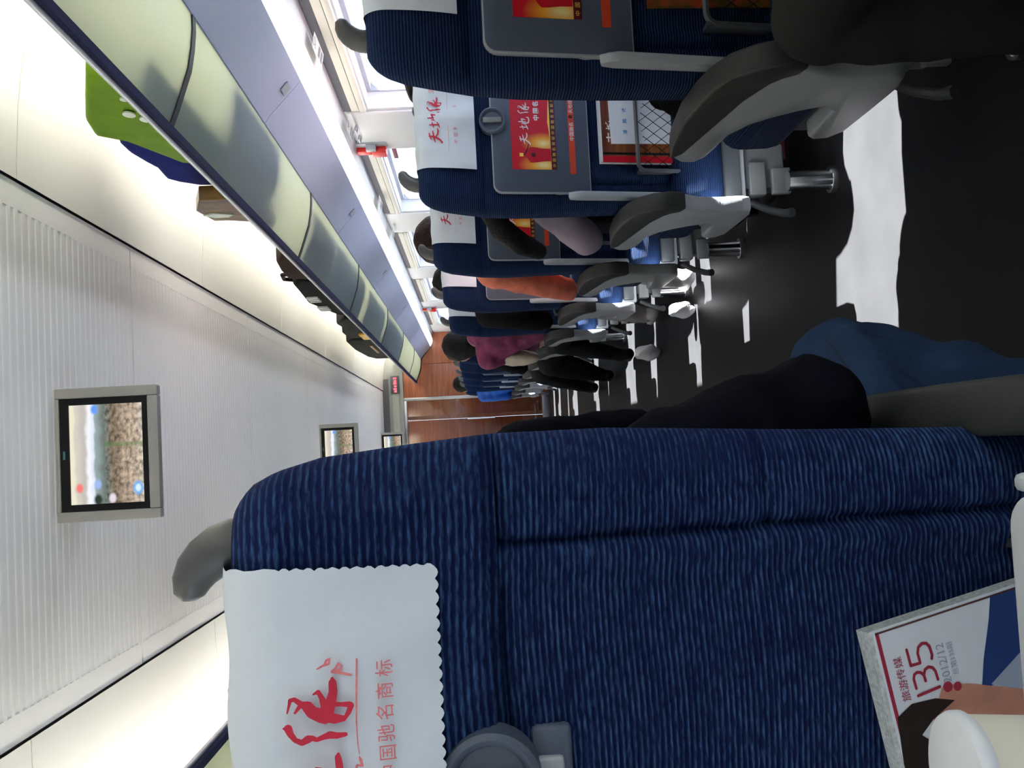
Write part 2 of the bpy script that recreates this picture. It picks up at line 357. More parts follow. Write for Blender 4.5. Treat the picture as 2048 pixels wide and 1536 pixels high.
# luggage racks
RK = [(.842, 1.752), (.89, 1.733), (.95, 1.712), (1.003, 1.694), (1.06, 1.684), (1.11, 1.679), (1.15, 1.679)]
gcuts = [-3.1, -1.14, .82, 2.78, 4.76, 6.66, 8.80, 10.62, 12.4, 13.82]
for side, lab in ((1, 'right'), (-1, 'left')):
    r = empty('luggage_rack', (mx(1.0, side), 0, 1.7), 'overhead luggage rack of frosted glass, %s' % ('carrying the green bag, above the windows' if side > 0 else 'cut off at the photo\'s bottom left'), 'luggage rack')
    off = Vector((-mx(1.0, side), 0, -1.7))
    P = lambda x, y, z: (mx(XC + x, side) + off.x, y, z + off.z)
    for a, c in zip(gcuts[:-1], gcuts[1:]):
        m = MB(); vs = []
        for dz in (0, .008):
            for (x, z) in RK:
                for yy in (a + .016, c - .016): vs.append(P(x, yy, z + dz))
        k = 2 * len(RK); n = len(RK) - 1
        m.add(vs, [(2 * i, 2 * i + 1, 2 * i + 3, 2 * i + 2) for i in range(n)] + [(k + 2 * i, k + 2 * i + 2, k + 2 * i + 3, k + 2 * i + 1) for i in range(n)] +
              [(2 * i, 2 * i + 2, k + 2 * i + 2, k + 2 * i) for i in range(n)] + [(2 * i + 1, k + 2 * i + 1, k + 2 * i + 3, 2 * i + 3) for i in range(n)] + [(0, k, k + 1, 1), (2 * n, 2 * n + 1, k + 2 * n + 1, k + 2 * n)], M_frost)
        child(m, 'glass_panel', r, smooth=60)
        m = MB()      # curved bracket bar at the joint
        vs = []
        for (x, z) in RK:
            for yy, dz in ((c - .016, -.004), (c + .016, -.004), (c + .016, .016), (c - .016, .016)): vs.append(P(x, yy, z + dz))
        m.add(vs, [(4 * i + j, 4 * i + (j + 1) % 4, 4 * i + 4 + (j + 1) % 4, 4 * i + 4 + j) for i in range(n) for j in range(4)] + [(0, 1, 2, 3), (4 * n, 4 * n + 1, 4 * n + 2, 4 * n + 3)], M_pad)
        child(m, 'bracket', r, smooth=0)
    ye = 13.82
    m = MB(); m.tube([P(.8255, Y0, 1.7595), P(.8255, ye, 1.7595)], .0075, mat('rail_bright', (.80, .81, .84), .25, metal=.3, var=.02), 12); child(m, 'front_rail', r)
    m = MB(); m.box(*sorted((P(.827, 0, 0)[0], P(.850, 0, 0)[0])), Y0, ye, 1.738 + off.z, 1.7525 + off.z, mat('navy_strip', (.012, .014, .05), .75, spec=.1, var=.1)); child(m, 'edge_strip', r, smooth=0)
    m = MB()          # back plate to the wall
    m.box(*sorted((P(1.148, 0, 0)[0], P(1.50, 0, 0)[0])), Y0, ye, 1.676 + off.z, 1.69 + off.z, M_lav); child(m, 'back_plate', r, smooth=0)
    m = MB()          # end cap at the far end
    m.prism([(.826, 1.745), (.89, 1.722), (1.0, 1.68), (1.15, 1.66), (1.30, 1.54), (1.48, 1.52), (1.48, 1.70), (1.0, 1.72), (.826, 1.78)], ye, ye + .05, lambda a, c, d: P(a, d, c), M_pad, r=.004); child(m, 'end_cap', r)
    # sloping panel below the rack and the lamp strip
    pm = bpy.data.objects.new('trim_%d' % (1 if side > 0 else 2), None); COL.objects.link(pm); tag(pm, kind='structure')
    pc = [Y0] + [1.75 + 1.96 * k for k in range(-2, 6)] + [ye]
    for a, c in zip(pc[:-1], pc[1:]):
        m = MB(); ring = [(1.148, 1.674), (1.175, 1.655), (1.285, 1.552), (1.30, 1.542), (1.315, 1.552), (1.19, 1.674)]
        m.prism(ring, a + .002, c - .002, lambda p, q, d: (mx(XC + p, side), d, q), M_lav); child(m, 'sloping_panel', pm, smooth=30)
        m = MB(); m.prism([(1.235, 1.598), (1.262, 1.573), (1.264, 1.575), (1.237, 1.6)], a + 1.86, a + 1.93, lambda p, q, d: (mx(XC + p, side) - side * .003, d, q - .003), M_silver)
        child(m, 'sticker', pm, smooth=0)
    m = MB(); m.prism([(1.30, 1.545), (1.34, 1.522), (1.375, 1.511), (1.405, 1.514), (1.418, 1.527), (1.42, 1.56), (1.32, 1.56)], Y0 + .02, ye, lambda p, q, d: (mx(XC + p, side), d, q), M_strip_l)
    t = m.build('strip_lamp', smooth=0); tag(t, 'long bright white lamp strip under the rack %s' % ('along the window wall' if side > 0 else 'on the near-seat side'), 'lamp')
    m = MB(); m.prism([(1.42, 1.523), (1.50, 1.508), (1.53, 1.508), (1.53, 1.62), (1.42, 1.60)], Y0, ye, lambda p, q, d: (mx(XC + p, side), d, q), M_white)
    child(m, 'number_rail', pm, smooth=0)

# side walls with window openings
WIN = [(-3.05, -1.62), (-.95, .42), (1.62, 2.56), (3.22, 4.69), (5.34, 6.78), (7.42, 8.88), (9.50, 10.98), (11.60, 13.06)]
SILL, HEAD = .70, 1.395
M_frame = mat('window_frame_grey', (.42, .43, .50), .4, var=.05)
M_blind = mat('roller_blind_cream', (.70, .68, .60), .6, var=.03)
M_slot = mat('blind_slot', (.03, .03, .05), .5, var=.1)
nwin = 0
for side, nm in ((1, 'wall_right'), (-1, 'wall_left')):
    root = bpy.data.objects.new(nm, None); COL.objects.link(root); tag(root, kind='structure')
    X = lambda x: mx(x, side)
    def bx(m, xa, xb, *r):
        p, q = sorted((X(xa), X(xb))); m.box(p, q, *r)
    m = MB(); bx(m, WX, WX + .12, Y0, 15.6, 0, SILL, M_white); child(m, 'lower_wall', root, smooth=0)
    m = MB(); bx(m, WX, WX + .12, Y0, 15.6, HEAD, 2.23, M_white); child(m, 'upper_wall', root, smooth=0)
    prev = Y0
    for (a, c) in WIN + [(15.6, 15.6)]:
        if a > prev:
            m = MB(); bx(m, WX, WX + .12, prev, a, SILL, HEAD, M_white); child(m, 'pillar', root, smooth=0)
            m = MB(); p, q = sorted((X(WX - .012), X(WX + .002)))
            m.rbox(p, q, prev + .03, a - .03, SILL + .02, 1.50, M_white, r=.008); child(m, 'pillar_panel', root)
        prev = c
    m = MB(); bx(m, WX - .02, WX + .01, Y0, 13.88, SILL - .03, SILL - .005, M_silver); child(m, 'sill_rail', root, smooth=0)
    for (a, c) in WIN:
        nwin += 1
        w = bpy.data.objects.new('window_%d' % nwin, None); COL.objects.link(w); tag(w, kind='structure')
        m = MB()
        for (ya, yb, za, zb) in ((a, c, HEAD - .02, HEAD), (a, c, SILL, SILL + .02), (a, a + .02, SILL + .02, HEAD - .02), (c - .02, c, SILL + .02, HEAD - .02)):
            bx(m, WX + .075, WX + .115, ya, yb, za, zb, M_frame)
        child(m, 'window_frame', w, smooth=0)
        m = MB(); bx(m, WX + .092, WX + .098, a + .02, c - .02, SILL + .02, HEAD - .02, M_glass); child(m, 'pane', w, smooth=0)
        m = MB(); bx(m, WX - .008, WX + .004, a - .01, c + .01, 1.470, 1.506, M_slot); child(m, 'blind_slot', w, smooth=0)
        m = MB(); p, q = sorted((X(WX - .022), X(WX)))
        m.rbox(p, q, a + .01, c - .01, 1.402, 1.432, M_blind, r=.007); child(m, 'blind_bar', w)
        m = MB(); m.prism([(.0, 1.436), (.012, 1.436), (.012, 1.469), (0, 1.469)], a, c, lambda p, q, d: (X(WX - p), d, q), M_blind); child(m, 'blind_housing', w, smooth=0)

b = MB(); b.box(2 * XC - 1.7, 1.7, Y0 - .06, Y0, 0, 2.3, mat('back_wall_grey', (.46, .51, .58), .6, var=.05)); struct(b, 'wall_back', smooth=0)

# ------------------------------------------------------------ far end wall, door and vestibule
EW = bpy.data.objects.new('wall_front', None); COL.objects.link(EW); tag(EW, kind='structure')
DXL, DXR = -.06, .64
for (xa, xb, za, zb) in ((DXR + .04, 1.12, 0, .98), (DXR + .04, 1.12, .984, 1.93), (1.124, 1.62, 0, .98), (1.124, 1.62, .984, 1.93),
                         (-.72, DXL - .04, 0, 1.93), (-1.6, -.724, 0, 1.93)):
    m = MB(); m.rbox(xa + .001, xb - .001, Y1, Y1 + .05, za, zb, M_wood, r=.003); child(m, 'wood_panel', EW)
m = MB(); m.box(XC - 1.66, XC + 1.66, Y1 - .02, Y1 + .06, 1.932, 2.224, mat('bulkhead_grey', (.30, .31, .30), .5, var=.05)); child(m, 'bulkhead', EW, smooth=0)
m = MB(); m.box(XC - .9, XC + .9, Y1 - .05, Y1 - .02, 2.12, 2.2, M_dgrey); child(m, 'bulkhead_recess', EW, smooth=0)
m = MB(); m.box(XC - .9, XC + .72, Y1 - .035, Y1 - .02, 1.99, 2.075, mat('bulkhead_pale', (.42, .44, .36), .5, var=.05)); child(m, 'bulkhead_plate', EW, smooth=0)
t = empty('led_sign', (.86, Y1 - .022, 2.035), 'small red-lit display on the far end wall above the door', 'sign')
m = MB(); m.rbox(-.12, .12, -.03, 0, -.055, .055, M_dgrey, r=.006); child(m, 'housing', t)
m = MB(); led = lamp_mat('red_led', (1, .12, .16), 1.3)
for i in range(6): m.box(-.10 + .035 * i, -.10 + .035 * i + (.024 if i % 3 else .03), -.0312, -.0302, -.022, .012 + .008 * (i % 2), led)
child(m, 'lit_dots', t, smooth=0)
DR = bpy.data.objects.new('door_1', None); COL.objects.link(DR); tag(DR, kind='structure')
for (xa, xb, za, zb) in ((DXL - .04, DXL, 0, 1.93), (DXR, DXR + .04, 0, 1.93), (DXL, DXR, 1.89, 1.93)):
    m = MB(); m.rbox(xa, xb, Y1 - .03, Y1 + .05, za, zb, M_steel, r=.004); child(m, 'door_frame', DR)
m = MB(); m.box(DXL, DXR, Y1 + .018, Y1 + .026, .10, 1.88, M_glass); child(m, 'door_glass', DR, smooth=0)
m = MB(); m.rbox(DXL, DXR, Y1 + .01, Y1 + .034, .0, .10, M_steel, r=.003); child(m, 'kick_plate', DR)
m = MB()
m.tube([(.37, Y1 - .03, .74), (.37, Y1 - .03, 1.10)], .012, M_chrome, 10)
for z in (.77, 1.07): m.tube([(.37, Y1 - .03, z), (.37, Y1 + .03, z)], .008, M_chrome, 8)
child(m, 'handle', DR)
m = MB(); m.box(.40, .44, Y1 + .3, Y1 + .34, 0, 2.2, M_wood); child(m, 'wood_post', EW, smooth=0)
for (xa, xb) in ((-1.6, -.3), (-.296, .42), (.424, 1.6)):
    m = MB(); m.rbox(xa, xb, 15.5, 15.55, 0, 2.22, M_wood, r=.003); child(m, 'vestibule_panel', EW)
m = MB(); m.cyl((.2, 14.7, 2.215), .09, .008, (0, 0, 1), lamp_mat('vestibule_glow', (1, .85, .65), 60), 24)
tag(m.build('ceiling_lamp'), 'round ceiling lamp in the vestibule beyond the far glass door', 'lamp')

# ------------------------------------------------------------ seats
T0 = 1.095
PROF = [(0, .182), (.004, .193), (.014, .206), (.032, .215), (.06, .223), (.115, .229), (.17, .234), (.25, .234), (.4, .225), (.70, .214)]
def halfw(z):
    t = T0 - z
    for (a, wa), (c, wc) in zip(PROF[:-1], PROF[1:]):
        if t <= c: return wa + (wc - wa) * max(0, t - a) / (c - a)
    return PROF[-1][1]
def rear(z): return (T0 - z) * .21
def gauss(x, s): return math.exp(-(x / s) ** 2)
def rear_y(x, z):
    """rear face of the backrest, dimples and seams included"""
    y = rear(z); ax = abs(x)
    if z > .925: y -= .016 * math.sin(PI * min(1, (z - .925) / .17 * .9 + .1)) ** .6
    y += .016 * gauss(z - .925, .006)
    if z < .925:
        k = max(0, min(1, (ax - .155) / .02)); y -= .004 * k * k * (3 - 2 * k) * min(1, (.925 - z) / .03)
        y += .011 * gauss(ax - .155, .0040) - .010 * gauss(ax - .141, .010) * (.75 + .25 * math.sin(z * 40)) + .002 * gauss(ax - .120, .005)
        if ax > .155:
            y += .007 * gauss(z - .735 - (ax - .14) * .05, .004) + .003 * gauss(ax - .184, .004) * (1 if z > .735 else .5)
            if z < .735: y += .030 * min(1, (.735 - z) / .010) * max(0, min(1, (ax - .185) / .015))
    return y
def backrest_mesh(zs, nx, ribs=0):
    m = MB(); r = .040; vs = []; rows = []
    for z in zs:
        w = halfw(z); thick = .085 + .05 * min(1, (T0 - z) / .4)
        rt = .035; ins = 0
        if z > T0 - rt: ins = rt - math.sqrt(max(0, rt * rt - (z - (T0 - rt)) ** 2))
        bf = rear(z) + thick - ins
        pts = []
        w2 = w - r
        for i in range(nx + 1):
            x = -w2 + 2 * w2 * i / nx
            yy = rear_y(x, z) + ins
            if ribs: yy -= .0011 * (math.sin(2 * PI * (z + .0016 * math.sin(x * 30 + z * 9)) / (PH if z > .925 else PL)))
            pts.append((x, yy))
        for sgn in (1, -1):
            yr = rear_y(sgn * w2, z) + ins
            n = 8; hw = min(r, (bf - yr) / 2)
            seg = []
            for k in range(1, n):
                a = k * PI / 2 / n; seg.append((sgn * (w2 + r * math.sin(a)), yr + hw * (1 - math.cos(a)) - (.0010 * math.sin(2 * PI * z / (PH if z > .925 else PL)) if ribs else 0)))
            fr = [(sgn * (w2 + r * math.sin(a) - .055 * math.cos(a) ** .5 - .0), bf - hw * (1 - math.cos(a))) for a in [k * PI / 2 / 4 * .999 for k in range(4, -1, -1)]]
            if sgn > 0: pts = pts + seg + fr
            else: pts = pts + fr[::-1] + seg[::-1]
        q = [(x, yy, z) for x, yy in pts]
        rows.append(len(q)); vs += q
    n = rows[0]
    fs = [(i * n + k, i * n + (k + 1) % n, (i + 1) * n + (k + 1) % n, (i + 1) * n + k) for i in range(len(zs) - 1) for k in range(n)]
    fs += [tuple(range(n))[::-1], tuple((len(zs) - 1) * n + k for k in range(n))]
    m.add(vs, fs, M_bluenear if ribs else M_blue); return m
def zlist(step):
    zs = []; z = .40
    while z < T0 - .037: zs.append(z); z += step
    for k in range(0, 9): zs.append(T0 - .035 + .035 * math.sin(PI / 2 * k / 8) - (0.0002 if k == 8 else 0))
    return zs
ARM = [(.44, .535), (.40, .56), (.32, .57), (.18, .578), (.07, .573), (0, .562), (-.05, .545), (-.085, .515), (-.10, .48), (-.085, .44), (-.045, .39), (-.03, .34), (-.035, .285), (-.02, .26), (.03, .25), (.15, .252), (.27, .256), (.31, .275), (.315, .305), (.30, .317), (.20, .318), (.145, .322), (.115, .348), (.135, .385), (.165, .42), (.2, .45), (.26, .475), (.35, .482), (.41, .488), (.445, .505)]
PAD = [(.405, .561), (.32, .573), (.18, .5815), (.07, .5765), (0, .5655), (-.052, .5485), (-.088, .517), (-.1035, .48), (-.088, .438), (-.06, .444), (-.045, .462), (-.02, .478), (.06, .50), (.2, .519), (.37, .542)]
M_poster_bg = mat('poster_red', (.55, .006, .02), .35, var=.05)
M_post_or = mat('poster_orange', (.75, .16, .015), .35, var=.1)
M_post_ye = mat('poster_yellow', (.95, .62, .10), .35, var=.1)
M_post_wh = mat('poster_white', (.85, .82, .80), .35)
M_post_dk = mat('poster_dark_red', (.10, .006, .012), .35)
M_orange = mat('orange_label', (.62, .06, .02), .4, var=.05)
def glow_poster():
    """flat print: warm glow round the printed bottle, fading to red"""
    m = bpy.data.materials.new('poster_print'); m.use_nodes = True; nt = m.node_tree; N = nt.nodes; L = nt.links; b = N['Principled BSDF']; b.inputs['Roughness'].default_value = .35
    tc = N.new('ShaderNodeTexCoord'); d = []
    for (cx, cz, sx, sz) in ((-.112, .772, 32, 15), (-.056, .770, 34, 17)):
        mp = N.new('ShaderNodeMapping'); mp.vector_type = 'POINT'; mp.inputs['Scale'].default_value = (sx, 0, sz); mp.inputs['Location'].default_value = (-cx * sx, 0, -cz * sz)
        L.new(tc.outputs['Object'], mp.inputs[0]); le = N.new('ShaderNodeVectorMath'); le.operation = 'LENGTH'; L.new(mp.outputs[0], le.inputs[0]); d.append(le)
    mn = N.new('ShaderNodeMath'); mn.operation = 'MINIMUM'; L.new(d[0].outputs['Value'], mn.inputs[0]); L.new(d[1].outputs['Value'], mn.inputs[1])
    r = N.new('ShaderNodeValToRGB'); e = r.color_ramp.elements; e[0].position = .05; e[0].color = (.95, .80, .35, 1); e[1].position = 1.0; e[1].color = (.60, .008, .02, 1)
    x = e.new(.45); x.color = (.90, .38, .03, 1)
    L.new(mn.outputs[0], r.inputs[0]); L.new(r.outputs[0], b.inputs['Base Color']); return m
M_print = glow_poster()
STR = [[(135, 790, 8), (155, 700, 14), (165, 645, 20), (215, 635, 22), (280, 680, 28)], [(225, 790, 12), (265, 735, 20), (290, 710, 25)],
       [(300, 690, 30), (370, 720, 55), (430, 790, 60), (540, 830, 72), (580, 850, 66)], [(435, 580, 10), (490, 555, 22), (530, 620, 25), (570, 710, 40)],
       [(650, 405, 16), (655, 450, 38), (665, 560, 42), (640, 680, 50), (590, 790, 76), (560, 890, 26)],
       [(640, 700, 25), (760, 705, 22), (860, 710, 30), (880, 720, 28), (850, 800, 25), (800, 880, 18), (690, 890, 30), (620, 880, 25)], [(600, 850, 40), (680, 835, 25), (790, 850, 15)],
       [(100, 965, 12), (150, 965, 40), (180, 1030, 32), (240, 1100, 25), (320, 1130, 30), (390, 1090, 40), (430, 1080, 28), (490, 1100, 22), (570, 1070, 28), (640, 1050, 38), (720, 1060, 32), (820, 1050, 22)]]
BRUSH = {'缘': [[((1160 - c) / 800, (900 - a) / 800, w / 800) for a, c, w in st] for st in STR],
         '天': [[(.30, .80, .03), (.45, .84, .05), (.70, .90, .035)], [(.10, .52, .03), (.35, .58, .05), (.62, .62, .05), (.85, .66, .03)], [(.50, .92, .03), (.48, .70, .055), (.42, .45, .06), (.25, .20, .06), (.08, .06, .05), (.02, .10, .03)], [(.45, .50, .03), (.62, .34, .05), (.85, .30, .055), (1.0, .34, .03)]],
         '地': [[(.00, .58, .025), (.18, .62, .045), (.34, .68, .03)], [(.18, .86, .03), (.19, .60, .05), (.17, .28, .04)], [(.0, .20, .03), (.18, .26, .05), (.40, .38, .03)], [(.42, .46, .03), (.62, .58, .045), (.86, .70, .05), (.84, .48, .04), (.78, .38, .02)], [(.64, .94, .03), (.64, .66, .05), (.62, .34, .035)], [(.50, .70, .03), (.50, .34, .045), (.56, .14, .05), (.78, .08, .05), (1.0, .14, .045), (1.02, .32, .02)]]}
def brush(m, ch, u, v, size, fn, mt, d=0):
    for st in BRUSH[ch]: stroke(m, [(u + a * size, v + b_ * size, w * size) for a, b_, w in st], fn, mt, d)
def poster_mesh():
    m = MB(); fn = lambda u, v, d=0: (u, rear(v) - .0155 - .0006 - d, v)
    za, zb, w = .738, .854, .124
    m.flat([(-w, za), (w, za), (w, zb), (-w, zb)], fn, M_print)
    m.flat([(-w, za), (w, za), (w, za + .014), (-w, za + .014)], fn, M_post_dk, .0002)
    for i in range(17): m.text('中国驰名商标中国驰名商标中国驰名商'[i], -w + .006 + i * .0143, za + .0028, .0095, fn, M_post_ye, .0004)
    m.flat([(-w, za + .014), (-.05, za + .014), (.0, za + .020), (.06, za + .0155), (.06, za + .014)], fn, M_post_ye, .0001)
    # printed bottle
    bot = [(-.086, .753), (-.054, .753), (-.053, .775), (-.050, .795), (-.050, .806), (-.058, .813), (-.066, .816), (-.067, .824), (-.073, .824), (-.074, .816), (-.082, .813), (-.090, .806), (-.090, .795), (-.087, .775)]
    bot = [(a - .016, c) for a, c in bot]
    m.flat(bot, fn, M_poster_bg, .0003)
    m.flat([(-.086 + .006 * math.cos(t * PI / 6), .798 + .006 * math.sin(t * PI / 6)) for t in range(12)], fn, M_post_dk, .0005)
    m.flat([(-.0905, .824), (-.0815, .824), (-.0815, .834), (-.0905, .834)], fn, M_post_ye, .0004)
    stroke(m, [(-.086, .822, .0016), (-.076, .815, .0016), (-.064, .811, .0012), (-.054, .806, .0008)], fn, M_post_dk, .0005)
    for i, c in enumerate('天地缘'): brush(m, c, -.0605 + i * .0405, .803, .031, fn, M_post_wh, .0006)
    m.text('酒', .060, .806, .034, fn, M_post_ye, .0006, slant=.12, bold=.018)
    for i, c in enumerate('中国名酒'): m.text(c, .003 + i * .0183, .781, .0155, fn, M_post_wh, .0006, bold=.03)
    return m
def sticker_mesh():
    m = MB(); fn = lambda u, v, d=0: (u, rear(v) - .0155 - .0006 - d, v)
    m.flat([(-.135, .688), (.135, .688), (.135, .704), (-.135, .704)], fn, M_orange)
    m.text('中国驰名', -.048, .6905, .0125, fn, M_post_wh, .0003, bold=.01)
    for i in range(2): m.flat([(.012 + .004 * i, .691), (.015 + .004 * i, .691), (.015 + .004 * i, .701), (.012 + .004 * i, .701)], fn, M_black, .0003)
    m.text('天地缘天地缘', .024, .6905, .0125, fn, M_post_wh, .0003)
    return m
def tray_mesh():
    m = MB(); r = .022; p = []
    for cx, cz, a0 in ((.185 - r, .905 - r, 0), (-.185 + r, .905 - r, 90)):
        for k in range(6): a = math.radians(a0 + k * 18); p.append((cx + r * math.cos(a), cz + r * math.sin(a)))
    p += [(-.185, .65), (.185, .65)]
    m.prism(p, -.0155, .006, lambda a, c, d: (a, rear(c) + d, c), M_tray, r=.003, side=M_silver); return m
def latch_mesh():
    m = MB(); c = .900; y0 = rear(c) - .017
    fn = lambda x, y, h: (x, y0 - h, c + y)
    m.ring([(0, .002), (.024, .002), (.026, .006), (.030, .009), (.034, .006), (.035, -.02)], None, M_tray, 36, fn)
    m.prism([(-.007, -.024), (.007, -.024), (.007, .024), (-.007, .024)], .003, .012, fn, M_grey, r=.003)
    return m
def bar_mesh(x):
    m = MB(); p = []
    m.prism([(.02, .713), (.012, .70), (.008, .68), (.10, .31), (.118, .305), (.128, .315), (.045, .69), (.035, .71)], x - .009, x + .009, lambda a, c, d: (d, a + .032, c), M_silver, r=.004)
    return m
def net_mesh():
    m = MB(); w = .128; za, zb = .35, .523
    f = lambda x, z, o=0: (x, rear(z) - .034 - o, z)
    out = []
    r = .02
    for cx, cz, a0 in ((w - r, zb - r, 0), (-w + r, zb - r, 90), (-w + r, za + r, 180), (w - r, za + r, 270)):
        for k in range(5): a = math.radians(a0 + k * 22.5); out.append(f(cx + r * math.cos(a), cz + r * math.sin(a)))
    out += out[:2]
    m.tube(out, .006, M_dgrey, 6)
    for sx in (-1, 1): m.prism([(-.004, za), (.03, za + .01), (.03, zb), (-.004, zb)], sx * w - .0035, sx * w + .0035, lambda a, c, d: (d, rear(c) - .034 + a, c), M_dgrey)
    m.prism([(-.004, za), (.034, za), (.034, za + .008), (-.004, za + .008)], -w, w, lambda a, c, d: (d, rear(c) - .034 + a, c), M_dgrey)
    return m
def cords_mesh():
    m = MB(); w = .124; za, zb = .354, .519; st = .030
    f = lambda x, z: (x, rear(z) - .036, z)
    for k in range(-12, 13):
        for s in (1, -1):
            pts = []
            # z = za + s*(x - k*st)*1.35, clipped to the frame
            for i in range(21):
                x = -w + 2 * w * i / 20; z = (za + zb) / 2 + s * (x - k * st) * 1.35
                if za <= z <= zb: pts.append(f(x, z))
            if len(pts) > 1: m.tube(pts, .0011, M_black, 4, caps=False)
    return m
def handle_mesh(sx):
    m = MB()
    o = 0 if sx > 0 else .012
    p = [(sx * (a - o), b_, T0 + c) for a, b_, c in ((.166, .045, -.03), (.166, .042, -.004), (.165, .041, .008), (.162, .04, .018), (.156, .039, .027), (.149, .038, .0335), (.141, .037, .0375), (.133, .036, .039), (.129, .036, .039))]
    m.tube(p, [.019, .019, .0185, .018, .017, .0155, .0135, .0105, .005], M_grip, 18); return m
def arm_mesh(side, x):
    m = MB(); m.prism(ARM, x - .02, x + .02, lambda a, c, d: (d, a, c), M_silver, r=.009, seg=3); return m
def pad_mesh(side, x):
    m = MB(); m.prism(PAD, x - .0225, x + .0225, lambda a, c, d: (d, a, c), M_pad, r=.006, seg=2); return m
def cushion_mesh():
    m = MB(); m.rbox(-.228, .228, .10, .56, .285, .43, M_blue, r=.045, seg=4)
    for v in range(len(m.v)):
        x, y, z = m.v[v]
        if z > .36: m.v[v] = (x, y, z + .02 * (1 - (x / .23) ** 2) * max(0, math.sin(PI * (y - .08) / .5)))
    return m
PARTS = {}
def seat_set(root, x, asx, near=False, tray=True, dz=0, lite=False):
    """all parts of one seat at local x; asx = direction of the aisle"""
    def put(key, fn, parent, up=True):
        if key not in PARTS:
            o = fn().build(key[0], smooth=45); PARTS[key] = o; first = o
        else:
            first = PARTS[key].copy(); COL.objects.link(first)
        first.parent = parent
        if parent is root: first.location = (x, 0, dz if up else 0)
        KIDS.setdefault(parent.name, []).append(first); return first
    if near:
        o = put(('backrest', 'near'), lambda: backrest_mesh(zlist(.0010), 120, ribs=1), root); o.scale.z = 1.075; o.location.z = dz - .004 - .925 * .075
    else: put(('backrest',), lambda: backrest_mesh(zlist(.012), 44), root)
    put(('seat_cushion',), cushion_mesh, root, False)
    if tray:
        t = put(('tray_table',), tray_mesh, root); put(('poster',), poster_mesh, t); put(('orange_label',), sticker_mesh, t)
    lt = put(('tray_latch',), latch_mesh, root)
    if near: lt.location.z += .033; lt.location.y -= .008
    put(('grip_handle', asx), lambda: handle_mesh(asx), root)
    if tray:
        for sx in (-1, 1): put(('tray_arm', sx), lambda: bar_mesh(sx * .194), root)
    n = put(('net_pocket',), net_mesh, root); put(('net_cords',), cords_mesh, n)
    def beam():
        m = MB(); m.rbox(-.21, .21, .150, .20, .222, .345, M_silver, r=.006); return m
    put(('rear_panel',), beam, root, False)
def base_mesh(xs, sgn):
    m = MB(); lo, hi = min(xs) - .2, max(xs) + .2
    m.rbox(lo, hi, .14, .50, .235, .285, M_dgrey, r=.008)
    return m
def mech_mesh(s):   # s: direction of the aisle
    m = MB()
    q = lambda a, c: sorted((s * a, s * c))
    m.rbox(*q(.10, .19), .155, .20, .165, .21, M_grey, r=.004)
    m.rbox(*q(.05, .17), .17, .24, .11, .225, M_grey, r=.006)
    m.rbox(*q(.12, .19), .15, .17, .10, .15, M_grey, r=.003)
    m.cyl((s * .13, .172, .185), .011, .01, (0, -1, 0), M_black, 14)
    m.rbox(*q(.02, .09), .18, .26, .10, .22, mat('dark_red_plastic', (.10, .012, .015), .5, var=.1), r=.004)
    return m
def pedestal_mesh(xs):
    m = MB(); lo, hi = min(xs), max(xs)
    for x in ((lo + hi) / 2,): m.rbox(x - .09, x + .09, .28, .50, 0, .24, M_dgrey, r=.01)
    m.rbox(lo - .16, hi + .16, .46, .53, .16, .24, M_dgrey, r=.008)
    return m
def post_mesh():
    m = MB(); m.tube([(0, 0, .012), (0, 0, .02), (0, 0, .125)], [.030, .026, .026], M_chrome, 20)
    m.cyl((0, 0, 0), .036, .014, (0, 0, 1), M_steel, 24); return m
def pedal_mesh(s):
    m = MB(); m.tube([(s * .20, .20, .20), (s * .225, .19, .155), (s * .24, .17, .12), (s * .245, .14, .105)], [.010, .010, .011, .013], M_dgrey, 8); return m
def seat_unit(loc, xs, asx, label, group=None, near=False, dz=0, name='train_seat'):
    root = empty(name, loc, label, 'seat', group)
    for i, x in enumerate(xs):
        seat_set(root, x, asx, near=(near and i == 0), tray=not (near and i == 0), dz=dz)
    def put(key, fn, parent, x=0, y=0):
        if key not in PARTS: PARTS[key] = fn().build(key[0], smooth=45); o = PARTS[key]
        else: o = PARTS[key].copy(); COL.objects.link(o)
        o.parent = parent
        if parent is root: o.location = (x, y, 0)
        KIDS.setdefault(parent.name, []).append(o); return o
    ax = xs[0] + asx * (.234 if near else .252)
    spots = [ax] + [(p + q) / 2 for p, q in zip(xs[:-1], xs[1:])]
    for x in spots:
        a = put(('armrest',), lambda: arm_mesh(1, 0), root, x); put(('arm_pad',), lambda: pad_mesh(1, 0), a)
    put(('seat_base', len(xs), asx), lambda: base_mesh(xs, asx), root)
    put(('tilt_mechanism', asx), lambda: mech_mesh(asx), root, xs[0])
    for x in (xs[0] + asx * .17, xs[-1] - asx * .12): put(('leg_post',), post_mesh, root, x, .10)
    put(('pedestal', len(xs), asx), lambda: pedestal_mesh(xs), root)
    put(('foot_pedal', asx), lambda: pedal_mesh(asx), root, xs[0])
    return root

